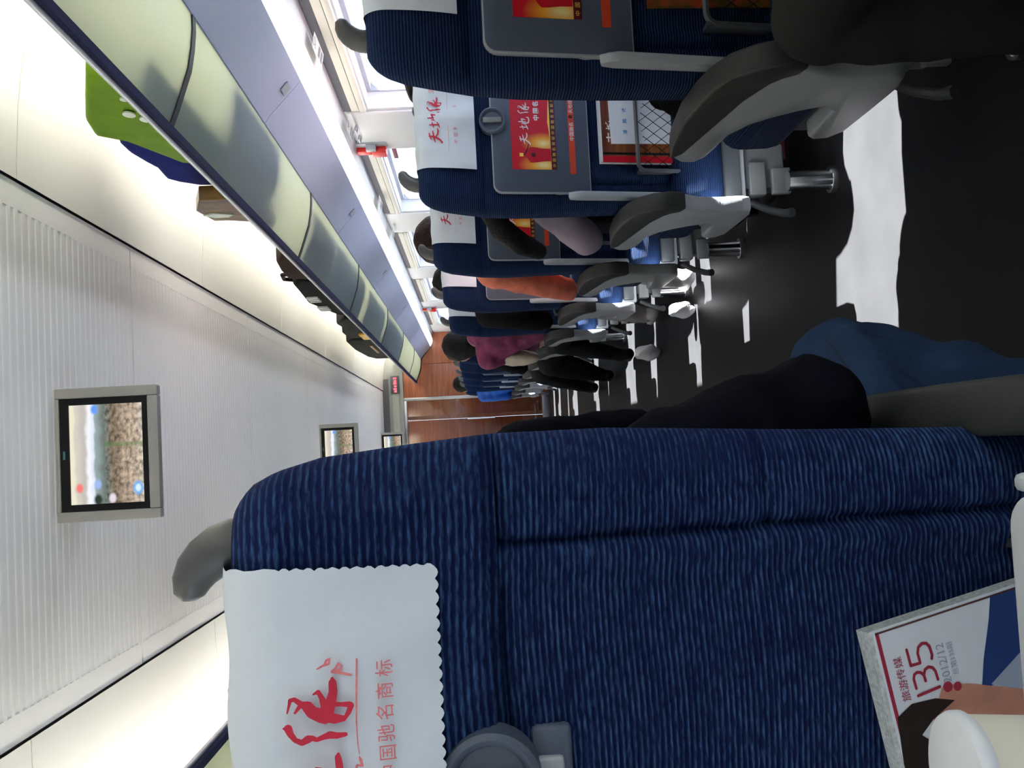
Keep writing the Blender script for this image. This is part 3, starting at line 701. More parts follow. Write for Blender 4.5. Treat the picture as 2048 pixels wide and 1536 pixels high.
RX, LX, NY = .822, -.2245, .70
ROWS = [.70, 1.645, 2.60, 3.57, 4.555, 5.60, 6.57, 7.52, 8.50, 9.46, 10.43, 11.40, 12.35]
RDZ = [.03, .025, -.005, .0, .0, .0, .0, .0, .0, .0, .0, .0, .0]
ORD = ['', 'nearest', 'second', 'third', 'fourth', 'fifth', 'sixth', 'seventh', 'eighth', 'ninth', 'tenth', 'eleventh', 'last']
LAB = {0: 'blue train seats across the aisle, just outside the photo, under the dark-trousered knee',
       1: 'blue train seats at the photo\'s top edge with grey tray and half-hidden red poster',
       2: 'blue train seats with whole red bottle poster, net pocket and brown magazine behind them',
       3: 'blue train seats whose tray poster is crossed by a dark scarf and mauve sleeve',
       4: 'blue train seats with an orange sleeve in front of their grey tray'}
right_units = []
for i, yy in enumerate(ROWS):
    lab = LAB.get(i, 'blue train seats of the window-side column, %s row from the camera' % ORD[i])
    right_units.append(seat_unit((RX, yy, 0), [0, .485], -1, lab, 'window-side seat rows', dz=RDZ[i]))
near = seat_unit((LX, NY, 0), [0, -.485, -.97], 1, 'huge near blue corduroy seat filling the photo\'s lower half', 'near-side seat rows', near=True, dz=.04)
for i, yy in enumerate(ROWS[1:9]):
    seat_unit((LX, yy + .0, 0), [0, -.485, -.97], 1, 'blue three-seat row hidden behind the huge near blue seat', 'near-side seat rows', dz=.0)

# ------------------------------------------------------------ the near seat's lowered tray, cup, magazine, covers
def lowered_tray():
    m = MB(); r = .02; p = []
    ya, yb = -.42, -.115; w = .182
    for cx, cy, a0 in ((w - r, yb - r, 0), (-w + r, yb - r, 90), (-w + r, ya + r, 180), (w - r, ya + r, 270)):
        for k in range(6): a = math.radians(a0 + k * 18); p.append((cx + r * math.cos(a), cy + r * math.sin(a)))
    m.prism(p, .656, .676, lambda a, c, d: (a, c, d), M_traywhite, r=.005, seg=3); return m
t = lowered_tray().build('tray_table', near, smooth=45); tag(t, 'lowered white tray table')
for sx in (-1, 1):
    m = MB(); m.prism([(-.06, .612), (-.045, .626), (-.03, .626), (-.015, .612), (.11, .44), (.12, .40), (.09, .40), (.075, .43), (-.035, .575), (-.055, .59)], sx * .183 - .006, sx * .183 + .006, lambda a, c, d: (d, a, c), M_traywhite, r=.004)
    m.build('tray_arm', near, smooth=45)
m = MB(); ly = rear(.85); m.rbox(-.030, .030, ly - .016, ly + .01, .916, .944, M_tray, r=.004); m.rbox(-.012, .010, ly - .022, ly - .008, .922, .942, M_silver, r=.003)
m.build('latch_plate', near, smooth=45)

cup = empty('paper_cup', (-.166, .487, .676), 'cream paper cup with pale lid on the lowered near tray, photo\'s bottom right', 'cup')
m = MB(); m.ring([(0, .001), (.023, .001), (.0245, .004), (.0300, .078), (.0290, .078), (.0275, .072), (0, .072)], (0, 0, 0), mat('cup_cream', (.78, .74, .62), .55, var=.03), 48); child(m, 'cup_body', cup)
m = MB(); m.ring([(.0302, .074), (.0318, .076), (.0318, .0795), (.0305, .082), (.024, .0835), (0, .084)], (0, 0, 0), mat('cup_lid_white', (.80, .81, .84), .45, var=.02), 48); child(m, 'cup_lid', cup)

# magazine stuck in the near seat's pocket
MO = Vector((-.1485, .7623, .6955)); ang = math.radians(11)
upv = Vector((0, -.21, 1)).normalized(); eu = Vector((1, 0, 0)) * math.cos(ang) + upv * math.sin(ang); ev = Vector((-1, 0, 0)) * math.sin(ang) + upv * math.cos(ang); en = Vector((0, -1, -.21)).normalized()
def mf(u, v, d=0): return tuple(eu * u + ev * v + en * d)
mag = empty('magazine', MO, 'white magazine numbered 135 standing in the nearest seat\'s pocket', 'magazine')
m = MB()
Mp = mat('paper_white', (.72, .74, .80), .5, var=.02); Mpg = mat('page_edges', (.55, .56, .56), .7, var=.25, vscale=300)
for i in range(6):
    s = .0016 * i
    m.prism([(-.205, -.29 + s * .3), (0 - s * .2, -.29), (0 - s * .2, .0 - s * .3 + .003), (-.205, .003 - s * .3)], -.0105 + .0018 * i, -.0093 + .0018 * i, lambda a, c, d: mf(a, c, d), Mpg)
child(m, 'pages', mag, smooth=0)
m = MB(); m.prism([(-.205, -.29), (-.001, -.29), (-.001, -.003), (-.205, -.003)], 0, .0009, lambda a, c, d: mf(a, c, d), Mp)
d = .0012
Mmr = mat('magazine_red', (.36, .03, .06), .4, var=.05); Mnavy = mat('magazine_navy', (.02, .05, .18), .4, var=.1); Mhair = mat('print_dark_brown', (.025, .016, .014), .4, var=.1); Mskin = mat('print_skin', (.55, .25, .18), .4, var=.15, vscale=40); Mgb = mat('print_grey_blue', (.35, .40, .50), .4, var=.05)
m.flat([(-.205, -.0075), (-.003, -.0075), (-.003, -.0045), (-.205, -.0045)], mf, Mmr, d); m.flat([(-.0045, -.15), (-.003, -.15), (-.003, -.0045), (-.0045, -.0045)], mf, mat('print_dark_line', (.12, .05, .05), .4), d)
m.flat([(-.0035, -.105), (-.020, -.099), (-.046, -.087), (-.068, -.079), (-.066, -.10), (-.0035, -.20)], mf, Mnavy, d)
m.flat([(-.066, -.088), (-.03, -.16), (-.0035, -.20), (-.0035, -.29), (-.12, -.29), (-.10, -.16)], mf, Mgb, d + .00005)
m.flat([(-.056, -.047), (-.056, -.055), (-.060, -.070), (-.068, -.090), (-.08, -.12), (-.11, -.13), (-.125, -.07), (-.10, -.025), (-.075, -.035)], mf, Mskin, d + .0001)
m.flat([(-.066, -.006), (-.060, -.020), (-.062, -.040), (-.068, -.055), (-.076, -.034), (-.084, -.022), (-.092, -.03), (-.10, -.05), (-.13, -.05), (-.145, -.02), (-.13, -.004), (-.10, -.002)], mf, Mhair, d + .0002)
for (cx, cy, r_) in ((-.057, -.052, .004), (-.059, -.060, .0035)): m.flat([(cx + r_ * math.cos(k * PI / 5), cy + r_ * math.sin(k * PI / 5)) for k in range(10)], mf, Mmr, d + .0003)
m.text('旅游传媒', -.0575, -.020, .0079, mf, Mmr, d + .0002, squeeze=1.05)
def dig(pts, w=.0011): stroke(m, [(a, c, w) for a, c in pts], mf, Mmr, d + .0003)
dig([(-.0560, -.0265), (-.0550, -.0455)])
dig([(-.0505, -.0265), (-.0435, -.0262), (-.0405, -.0275), (-.0395, -.030), (-.0405, -.033), (-.043, -.0350), (-.0475, -.0353)]); dig([(-.043, -.035), (-.0395, -.037), (-.0385, -.0405), (-.0400, -.0435), (-.0430, -.0450), (-.0495, -.0455)])
dig([(-.0215, -.0262), (-.0335, -.0265), (-.0338, -.0345), (-.0265, -.0343), (-.0225, -.0360), (-.0207, -.0395), (-.0215, -.0430), (-.0245, -.0450), (-.031, -.0455), (-.0335, -.0445)])
Mgr = mat('print_grey', (.33, .36, .46), .5)
m.text('2012/12', -.0545, -.0565, .0098, mf, Mgr, d + .0002, squeeze=.93)
m.text('总第135期', -.0510, -.0635, .0056, mf, Mgr, d + .0002)
child(m, 'cover', mag, smooth=0)

def crease(x): return .0055 * max(0, 1 - abs(x - .038) / .06) + .003 * max(0, 1 - abs(x - .108) / .025)
def cover_mesh(w0, w1, zbot, zfront, nu, nv, dx=0, scallop=0.0, wav=0.0, seed=0):
    """cloth: from the rear hem up over the top and a little down the front; returns mesh and a mapping for print"""
    m = MB(); rnd = random.Random(seed); ph = rnd.random() * 6
    arc = []
    n1 = int(nv * .7)
    zt = T0 - .035
    for i in range(n1): arc.append(('r', zbot + (zt - zbot) * i / (n1 - 1)))
    for k in range(1, 9): arc.append(('t', k * PI / 2 / 9))
    for k in range(1, 9): arc.append(('u', k * PI / 2 / 9))
    for i in range(max(3, nv - n1)): arc.append(('f', zt - (zt - zfront) * i / max(2, nv - n1 - 1)))
    vs = []
    L = len(arc)
    for j, (kind, q) in enumerate(arc):
        for i in range(nu + 1):
            s = i / nu * 2 - 1
            w = w0 + (w1 - w0) * min(1, j / (n1 * 1.0))
            x = dx + s * w; z = q; o = .0035 + wav * (.5 + .5 * math.sin(s * 7 + ph)) * max(0, 1 - j / n1) + .0012 * math.sin(s * 11 + j * .08) + (crease(x) * max(0, 1 - j / n1) if scallop else 0)
            if scallop:
                if i in (0, nu): x += (1 if i else -1) * scallop * abs(math.sin(j * PI / (scn)))
                if j == 0: z = q - scallop * abs(math.sin(i * PI / scn2))
            if kind == 'r': y = rear_y(max(-.19, min(.19, x)), max(.93, z) if z < .93 else z) - o
            elif kind == 't': z = T0 - .035 + (.035 + o) * math.sin(q); y = rear_y(x, T0 - .03) + .035 - (.035 + o) * math.cos(q)
            else:
                thick = .085 + .05 * min(1, .035 / .4)
                if kind == 'u': z = T0 - .035 + (.035 + o) * math.cos(q); y = rear(zt) + thick - .035 + (.035 + o) * math.sin(q)
                else: y = rear(z) + .085 + .05 * min(1, (T0 - z) / .4) + o
            vs.append((x, y, z))
    fs = [(j * (nu + 1) + i, j * (nu + 1) + i + 1, (j + 1) * (nu + 1) + i + 1, (j + 1) * (nu + 1) + i) for j in range(L - 1) for i in range(nu)]
    m.add(vs, fs, M_cloth); return m
def cover_print(m, lite=True):
    fn = lambda u, v, d=0: (u, rear_y(u, v) - .0062 - d, v)
    for i, c in enumerate('天地缘'): brush(m, c, -.062 + i * .041, 1.026, .038, fn, M_red)
    m.text('酒业', .066, 1.044, .016, fn, M_pink, 0)
    m.flat([(-.08, 1.012), (.10, 1.012), (.10, 1.0127), (-.08, 1.0127)], fn, M_pink)
    for i, c in enumerate('中国驰名商标'): m.text(c, -.062 + i * .0175, .990, .011, fn, M_pink, 0)
    return m

# near cover: brush lettering traced as overlapping strokes
scn = 3.4; scn2 = 4.0
nc = empty('headrest_cover', (LX, NY, .036 - .925 * .075), 'large white scalloped headrest cover with red lettering on the nearest seat', 'headrest cover', 'white headrest covers')
m = cover_mesh(.146, .150, .965, .95, 140, 66, dx=0, scallop=.0022); child(m, 'cloth', nc, smooth=60); nc.scale.z = 1.075
m = MB()
def zc(a, c):   # lettering design space -> seat space
    px = 560 + a * .1601; py = 1290 + c * .1601
    u = 892 - py; v = 958 - px; k = .708 / 2100; cs, sn = math.cos(math.radians(3)), math.sin(math.radians(3))
    return ((u * cs + v * sn) * k - LX + .006, ((-u * sn + v * cs) * k + .965 - .036 + .925 * .075) / 1.075)
fnn = lambda u, v, d=0: (u, rear_y(u, v) - .0062 - crease(u) - d, v)
STR_N = STR + [[(740, 1275, 16), (735, 1310, 30), (750, 1400, 36), (765, 1536, 34), (770, 1640, 26)], [(485, 1440, 16), (530, 1452, 22), (690, 1515, 18)], [(485, 1440, 18), (470, 1536, 30), (440, 1640, 34), (420, 1720, 22)],
       [(230, 1536, 18), (290, 1510, 24), (400, 1560, 30), (560, 1620, 36), (720, 1680, 30), (860, 1720, 24)], [(690, 1515, 18), (700, 1620, 26), (690, 1720, 16)],
       [(150, 1900, 20), (300, 1870, 26), (420, 1900, 30)], [(420, 1800, 18), (430, 1900, 34), (450, 2050, 26)], [(450, 1900, 30), (620, 1840, 34), (860, 1790, 26)], [(460, 1930, 30), (620, 2010, 34), (880, 2080, 30)]]
STR_L = [[(470, 290, 8), (500, 275, 12), (560, 240, 14), (580, 190, 16), (620, 170, 10), (610, 230, 14), (560, 250, 12)], [(640, 320, 8), (690, 290, 16), (720, 230, 14), (760, 260, 10), (740, 310, 18), (660, 320, 10)], [(640, 335, 9), (760, 345, 16), (865, 370, 14)],
         [(935, 185, 10), (936, 500, 10), (945, 900, 9), (965, 1150, 6), (985, 1290, 4)], [(985, 1320, 8), (1000, 1360, 18), (1020, 1430, 14), (960, 1420, 14), (940, 1480, 14), (960, 1530, 12)]]
for st in STR_N: stroke(m, [(*zc(a, c), w * 1.15 * .1601 * .708 / 2100) for a, c, w in st], fnn, M_red, .0002)
for st in STR_L: stroke(m, [(*zc(a, c), w * .1601 * .708 / 2100) for a, c, w in st], fnn, M_pink, .0002)
for ch, (a, c) in zip('标商名驰国中', ((1250, 310), (1262, 575), (1272, 830), (1290, 1065), (1310, 1300), (1325, 1540))):
    u, v = zc(a, c); m.text(ch, u, v - .0045, .0112, fnn, M_pink, .0002, center=True, bold=.004)
child(m, 'lettering', nc, smooth=0)
# covers further away
cp = None
CL = {1: 'white headrest cover at the photo\'s top edge, its lettering cut off', 2: 'white lettered headrest cover above the whole red bottle poster, crossed by sunlight', 3: 'white headrest cover showing one red character, beside the brown-haired head',
      4: 'plain-looking white headrest cover above the orange sleeve', 5: 'narrow white headrest cover above the dark grey sleeve', 6: 'white headrest cover beyond the purple top, mostly hidden', 7: 'small white headrest cover just past the purple top'}
for i in CL:
    r = empty('headrest_cover', (RX, ROWS[i], RDZ[i]), CL[i], 'headrest cover', 'white headrest covers')
    if cp is None:
        cm = cover_mesh(.128, .122, .945, .96, 40, 30, wav=.010, seed=3); cp = [child(cm, 'cloth', r, smooth=60), child(cover_print(MB()), 'lettering', r, smooth=0)]
    else:
        for o in cp: c = o.copy(); COL.objects.link(c); c.parent = r

# magazines in the second row's net pocket
def pf(u, v, d=0): return (u, rear(v) - .020 - d, v)
mg = empty('magazine', (RX, ROWS[2], RDZ[2]), 'brown magazine with white label in the net pocket below the whole poster', 'magazine')
Mbr = wood('print_brown', (.10, .022, .012), (.30, .10, .03), (2, 2, 40))
m = MB(); m.prism([(-.104, .36), (.112, .36), (.112, .622), (-.104, .622)], -.001, .003, pf, Mbr)
m.flat([(-.108, .36), (.112, .36), (.112, .6255), (-.108, .6255)], pf, mat('paper_edge', (.78, .80, .76), .6), -.002)
m.flat([(-.104, .616), (.112, .616), (.112, .622), (-.104, .622)], pf, Mp, .0035)
for i, c in enumerate('古城'): m.text(c, -.052 + .032 * i, .582, .026, pf, M_post_wh, .0036, bold=.02)
m.flat([(-.104, .36), (-.088, .36), (-.088, .616), (-.104, .616)], pf, M_poster_bg, .0034)
m.flat([(-.084, .36), (-.078, .36), (-.078, .616), (-.084, .616)], pf, M_black, .0034)
child(m, 'cover', mg, smooth=0)
m = MB(); m.prism([(-.052, .36), (.072, .36), (.070, .595), (-.056, .592)], .0038, .0046, pf, Mp)
Mbl = mat('print_sky_blue', (.10, .30, .62), .5)
for i, c in enumerate('请阅读'): m.text(c, -.030 + .029 * i, .548, .012, pf, Mbl, .005, bold=.02)
child(m, 'label_sheet', mg, smooth=0)
m = MB(); sk = bmesh.new(); bmesh.ops.create_icosphere(sk, subdivisions=5, radius=1)
for v in sk.verts:
    x, y, z = v.co; n = 1 + .10 * math.sin(x * 5 + 2 * z) * math.sin(y * 4 + 1) + .05 * math.sin(x * 13 + y * 9) * math.cos(z * 11)
    v.co = Vector((x * .15 * n, y * .16 * n, max(-.02, z * .185 * n)))
m.addbm(sk, mat('black_coat_cloth', (.004, .004, .005), .9, spec=.05, var=.3, bump=.6, bscale=26))
tag(m.build('coat', loc=(RX - .02, ROWS[1] + .46, .455)), 'black coat heaped on the seat behind the nearest window-side armrest, under the bottle poster', 'coat')
m1 = empty('magazine', (RX, ROWS[1], RDZ[1]), 'colourful magazine with a pale label at the photo\'s top edge, in the nearest net pocket', 'magazine')
m = MB(); m.prism([(-.085, .36), (.12, .36), (.12, .625), (-.085, .625)], -.001, .003, lambda u, v, d: pf(u + (v - .36) * -.06, v, d), wood('print_green_red', (.03, .06, .01), (.40, .05, .02), (30, 2, 14)))
m.prism([(-.05, .48), (.09, .48), (.09, .61), (-.055, .61)], .0032, .004, pf, Mp); child(m, 'cover', m1, smooth=0)

# ------------------------------------------------------------ ceiling monitors
def screen_mat():
    m = bpy.data.materials.new('screen_picture'); m.use_nodes = True; nt = m.node_tree; N = nt.nodes; L = nt.links
    N.remove(N['Principled BSDF']); e = N.new('ShaderNodeEmission'); L.new(e.outputs[0], N['Material Output'].inputs['Surface']); e.inputs[1].default_value = .62
    tc = N.new('ShaderNodeTexCoord'); sp = N.new('ShaderNodeSeparateXYZ'); L.new(tc.outputs['Generated'], sp.inputs[0])
    n0 = N.new('ShaderNodeTexNoise'); n0.inputs['Scale'].default_value = 5; L.new(tc.outputs['Generated'], n0.inputs['Vector'])
    dz = N.new('ShaderNodeMath'); dz.operation = 'MULTIPLY_ADD'; dz.inputs[1].default_value = .12; L.new(n0.outputs['Fac'], dz.inputs[0]); L.new(sp.outputs['Z'], dz.inputs[2])
    r = N.new('ShaderNodeValToRGB'); r.color_ramp.interpolation = 'EASE'; e_ = r.color_ramp.elements
    e_[0].position = 0; e_[0].color = (.60, .55, .46, 1); e_[1].position = 1.06 if False else 1.0; e_[1].color = (.85, .80, .62, 1)
    for p, c in ((.25, (.46, .36, .27)), (.48, (.22, .17, .12)), (.60, (.16, .19, .17)), (.70, (.30, .38, .38)), (.745, (.75, .82, .95)), (.80, (.92, .92, .97)), (.86, (.55, .52, .47)), (.95, (.66, .62, .55))):
        x = e_.new(p); x.color = (*c, 1)
    L.new(dz.outputs[0], r.inputs[0])
    n1 = N.new('ShaderNodeTexNoise'); n1.inputs['Scale'].default_value = 19; n1.inputs['Detail'].default_value = 3; L.new(tc.outputs['Generated'], n1.inputs['Vector'])
    lt = N.new('ShaderNodeMath'); lt.operation = 'LESS_THAN'; lt.inputs[1].default_value = .60; L.new(dz.outputs[0], lt.inputs[0])
    rr = N.new('ShaderNodeMapRange'); rr.inputs[1].default_value = .3; rr.inputs[2].default_value = .7; rr.inputs[3].default_value = .35; rr.inputs[4].default_value = 1.6; L.new(n1.outputs['Fac'], rr.inputs[0])
    mm = N.new('ShaderNodeMix'); mm.data_type = 'FLOAT'; mm.inputs[2].default_value = 1.0; L.new(lt.outputs[0], mm.inputs[0]); L.new(rr.outputs[0], mm.inputs[3])
    sc = N.new('ShaderNodeVectorMath'); sc.operation = 'SCALE'; L.new(r.outputs[0], sc.inputs[0]); L.new(mm.outputs[0], sc.inputs['Scale'])
    cur = sc.outputs[0]
    for (cx, cz, rad, c) in ((.94, .655, .05, (.15, .35, .95)), (.20, .63, .05, (.35, .5, .85)), (.15, .10, .07, (.15, .45, .95)), (.15, .10, .04, (.7, .9, .95)), (.17, .87, .05, (.95, .22, .2)), (.06, .44, .05, (.8, .72, .78)), (.05, .63, .06, (.03, .05, .04))):
        d = N.new('ShaderNodeVectorMath'); d.operation = 'DISTANCE'; d.inputs[1].default_value = (cx, .0, cz)
        cb = N.new('ShaderNodeCombineXYZ'); L.new(sp.outputs['X'], cb.inputs[0]); L.new(sp.outputs['Z'], cb.inputs[2]); L.new(cb.outputs[0], d.inputs[0])
        f = N.new('ShaderNodeMapRange'); f.inputs[1].default_value = rad * .6; f.inputs[2].default_value = rad * 1.2; f.inputs[3].default_value = 1; f.inputs[4].default_value = 0; L.new(d.outputs['Value'], f.inputs[0])
        mx_ = N.new('ShaderNodeMix'); mx_.data_type = 'RGBA'; mx_.inputs[7].default_value = (*c, 1); L.new(f.outputs[0], mx_.inputs[0]); L.new(cur, mx_.inputs[6]); cur = mx_.outputs[2]
    # aisle of greenery down the middle of the pictured hall
    w = N.new('ShaderNodeMath'); w.operation = 'SUBTRACT'; w.inputs[1].default_value = .59; L.new(sp.outputs['X'], w.inputs[0]); ab = N.new('ShaderNodeMath'); ab.operation = 'ABSOLUTE'; L.new(w.outputs[0], ab.inputs[0])
    f = N.new('ShaderNodeMapRange'); f.inputs[1].default_value = .008; f.inputs[2].default_value = .03; f.inputs[3].default_value = .6; f.inputs[4].default_value = 0; L.new(ab.outputs[0], f.inputs[0])
    fm = N.new('ShaderNodeMath'); fm.operation = 'MULTIPLY'; L.new(f.outputs[0], fm.inputs[0]); L.new(lt.outputs[0], fm.inputs[1])
    mx_ = N.new('ShaderNodeMix'); mx_.data_type = 'RGBA'; mx_.inputs[7].default_value = (.12, .22, .08, 1); L.new(fm.outputs[0], mx_.inputs[0]); L.new(cur, mx_.inputs[6])
    L.new(mx_.outputs[2], e.inputs[0]); return m
M_scr = screen_mat()
M_tv = mat('monitor_grey', (.30, .29, .275), .5, var=.04)
tv0 = None
for i, (yy, lab) in enumerate(((3.1, 'large grey ceiling monitor showing a crowded hall, nearest of the ceiling screens'), (8.2, 'small distant ceiling monitor just above the near seat\'s edge'), (13.3, 'tiny farthest ceiling monitor by the end wall, mostly hidden'))):
    r = empty('ceiling_monitor', (.035, yy, 2.2), lab, 'monitor', 'ceiling monitors')
    if tv0 is None:
        m = MB()
        for (xa, xb, za, zb) in ((-.195, -.165, -.297, .002), (.165, .195, -.297, .002), (-.165, .165, -.297, -.266), (-.165, .165, -.012, .002)): m.rbox(xa, xb, 0, .035, za, zb, M_tv, r=.004)
        m.prism([(.034, -.29), (.05, -.27), (.16, -.10), (.20, 0), (.034, 0)], -.185, .185, lambda a, c, d: (d, a, c), M_tv, r=.004); a = child(m, 'housing', r)
        m = MB()
        for (xa, xb, za, zb) in ((-.166, .166, -.268, -.250), (-.166, .166, -.037, -.011), (-.166, -.145, -.250, -.037), (.145, .166, -.250, -.037)): m.box(xa, xb, .004, .05, za, zb, M_black)
        m.box(-.012, .012, .0035, .006, -.026, -.020, mat('teal_mark', (.05, .20, .24), .4)); c = child(m, 'bezel', r, smooth=0)
        m = MB(); m.box(-.148, .148, .012, .03, -.253, -.034, M_scr); d_ = child(m, 'screen', r, smooth=0); tv0 = [a, c, d_]
    else:
        for o in tv0: c = o.copy(); COL.objects.link(c); c.parent = r

# ------------------------------------------------------------ luggage on the right rack
def soft(name, poly, x0, x1, m_, label, cat, group='luggage on the window-side rack', extra=None, puff=.02, kids=()):
    """bag: outline in (y,z) with real thickness along x, rounded"""
    cy = sum(p[0] for p in poly) / len(poly); cz = min(p[1] for p in poly)
    r = empty(name, ((x0 + x1) / 2, cy, cz), label, cat, group)
    m = MB(); h = (x1 - x0) / 2
    m.prism([(a - cy, c - cz) for a, c in poly], -h, h, lambda a, c, d: (d, a, c), m_, r=puff, seg=3)
    for i in range(len(m.v)):
        x, y_, z = m.v[i]; m.v[i] = (x + .006 * math.sin(y_ * 31 + z * 17), y_ + .004 * math.sin(z * 40), z)
    child(m, 'body', r, smooth=60); return r, cy, cz
ZB = 1.748
g, cy, cz = soft('shopping_bag', [(2.50, ZB + .01), (2.52, 1.87), (2.86, 1.998), (2.95, 2.008), (3.03, 1.955), (3.27, 1.86), (3.30, ZB)], .93, 1.03, mat('lime_green_bag', (.14, .27, .006), .6, spec=.2, var=.1, vscale=12, bump=.3, bscale=14), 'lime green shopping bag with white leaf marks lying on the rack', 'bag')
Mlw = mat('leaf_white', (.72, .78, .68), .5)
fb = lambda a, c, d=0: (-.0535 - d + .004, a, c)
for (a, c, rr, ss) in ((-.268, .078, .010, .016), (-.15, .104, .018, .026), (-.105, .074, .018, .026)):
    m = MB(); m.prism([(a + rr * 1.3 * math.cos(k * PI / 8), c + ss * .62 * math.sin(k * PI / 8)) for k in range(16)], .0035, .0075, fb, Mlw)
    child(m, 'leaf_mark', g)
g, cy, cz = soft('duffel_bag', [(3.235, 1.758), (3.2, 1.93), (3.24, 2.035), (3.32, 2.065), (3.42, 2.095), (3.53, 2.105), (3.62, 2.08), (3.74, 2.075), (3.86, 2.08), (3.95, 2.055), (4.0, 1.99), (4.03, 1.9), (4.03, 1.758)], 1.04, 1.16, mat('royal_blue_nylon', (.006, .014, .15), .8, spec=.1, var=.15, bump=.3, bscale=18), 'royal blue stuffed bag behind the green bag on the rack', 'bag', puff=.03)
m = MB(); m.rbox(-.05, .085, 3.26 - cy, 4.02 - cy, 1.707 - cz, 1.80 - cz, MATS['royal_blue_nylon'], r=.01); child(m, 'base', g)
g, cy, cz = soft('gift_bag', [(3.74, ZB + .01), (3.76, 1.93), (3.93, 1.985), (4.12, 1.965), (4.10, 1.90), (4.16, ZB + .01)], .93, .985, wood('gold_brown_print', (.035, .006, .006), (.24, .13, .02), (8, 14, 6)), 'brown and gold gift bag next to the blue bag', 'bag', puff=.006)
m = MB(); fb2 = lambda a, c, d=0: (-.0275 - d, a, c)
m.prism([(.02, .10), (.06, .13), (.06, .18), (.02, .215), (-.01, .17)], -.002, .003, lambda a, c, d: fb2(a, c, d) , Mlw); child(m, 'white_mark', g, smooth=0)
soft('backpack', [(4.86, ZB), (4.84, 1.84), (5.05, 1.90), (5.30, 1.925), (5.55, 1.94), (5.62, ZB)], .93, 1.17, mat('dark_brown_cloth', (.028, .014, .010), .8, spec=.1, var=.3, bump=.3, bscale=20), 'dark brown rucksack low on the rack, in front of the black one', 'bag')
bk, cy, cz = soft('backpack', [(5.66, ZB), (5.66, 1.90), (5.75, 1.945), (6.05, 1.965), (6.5, 1.985), (6.9, 1.93), (7.05, 1.88), (7.1, ZB)], .93, 1.19, mat('black_nylon', (.006, .005, .006), .8, spec=.1, var=.3, bump=.3, bscale=20), 'black backpack with pale stripes and a grab loop on the rack', 'bag', puff=.03)
m = MB(); m.tube([(-.05, 5.82 - cy, 1.94 - cz), (-.05, 5.86 - cy, 2.02 - cz), (-.05, 6.0 - cy, 2.035 - cz), (-.05, 6.08 - cy, 1.95 - cz)], .012, M_black, 8); child(m, 'grab_loop', bk)
for (yy, zz) in ((6.2, 1.90), (6.62, 1.90)):
    for k in range(3): m = MB(); m.box(-.140, -.129, yy + .07 * k - cy, yy + .03 + .07 * k - cy, zz - .02 - cz, zz + .045 - cz, M_post_wh); child(m, 'stripe', bk, smooth=0)
sb, cy, cz = soft('shoulder_bag', [(7.35, ZB), (7.35, 1.87), (7.6, 1.955), (7.85, 1.95), (8.15, 1.985), (8.55, 1.985), (8.6, ZB)], .93, 1.17, mat('black_leather', (.006, .005, .006), .7, spec=.15, var=.3), 'black shoulder bag with a yellow tag on the far rack', 'bag')
m = MB(); m.rbox(-.135, -.113, 8.22 - cy, 8.60 - cy, 1.80 - cz, 1.87 - cz, mat('yellow_tag', (.75, .42, .02), .5, var=.1), r=.006); child(m, 'yellow_tag', sb)
sc_, cy, cz = soft('suitcase', [(8.80, ZB), (8.80, 1.99), (8.92, 2.05), (9.6, 2.06), (10.4, 2.03), (10.6, 1.97), (10.6, ZB)], .93, 1.19, mat('dark_green_case', (.010, .010, .007), .7, spec=.15, var=.25, bump=.2, bscale=20), 'dark squarish suitcase at the far end of the rack', 'suitcase', puff=.02)
m = MB(); m.rbox(-.137, -.125, 9.2 - cy, 9.9 - cy, 1.86 - cz, 1.885 - cz, mat('gold_logo', (.35, .2, .05), .4, var=.2), r=.003); child(m, 'trim_strip', sc_)
soft('holdall', [(3.86, ZB), (3.86, 1.90), (4.02, 1.955), (4.30, 1.985), (4.6, 1.95), (4.7, ZB)], -.97, -.84, mat('dark_plum_bag', (.015, .007, .013), .8, spec=.1, var=.2, bump=.2), 'dark bag on the near-side rack, peeking left of the near headrest cover', 'bag', group='luggage on the near-side rack')

# ------------------------------------------------------------ wall fittings
def hammer(yy, lab):
    h = empty('hammer_box', (WX, yy, 1.36), lab, 'safety hammer', 'red hammer boxes')
    m = MB(); m.rbox(-.02, 0, -.055, .095, 0, .165, M_silver, r=.004); child(m, 'back_plate', h)
    mr = mat('signal_red', (.70, .025, .02), .35, var=.08)
    m = MB(); m.rbox(-.055, -.018, -.01, .075, .0, .075, mr, r=.008); m.rbox(-.045, -.018, .0, .06, .075, .15, mr, r=.006); child(m, 'red_holder', h)
    m = MB(); m.rbox(-.05, -.02, -.05, -.012, .05, .10, M_silver, r=.004); child(m, 'grey_clip', h)
hammer(5.23, 'red hammer box on the window pillar by the second headrest cover')
hammer(11.42, 'far small red hammer box near the end of the window wall')
for yy, lab in ((4.93, 'wire coat hook on the white pillar, farther from the red box'), (5.08, 'wire coat hook on the white pillar beside the red box')):
    m = MB(); x = WX - .012
    m.tube([(x, yy - .03, 1.475), (x - .018, yy - .03, 1.478), (x - .018, yy + .03, 1.478), (x, yy + .03, 1.475)], .004, M_steel, 8)
    tag(m.build('coat_hook'), lab, 'hook', 'coat hooks')
m = MB(); m.rbox(WX + .07, WX + .085, 5.60, 5.78, 1.335, 1.36, mat('dull_red', (.25, .03, .06), .4, var=.1), r=.004)
tag(m.build('window_tab'), 'small dark red tab at the top of the second window', 'tab')
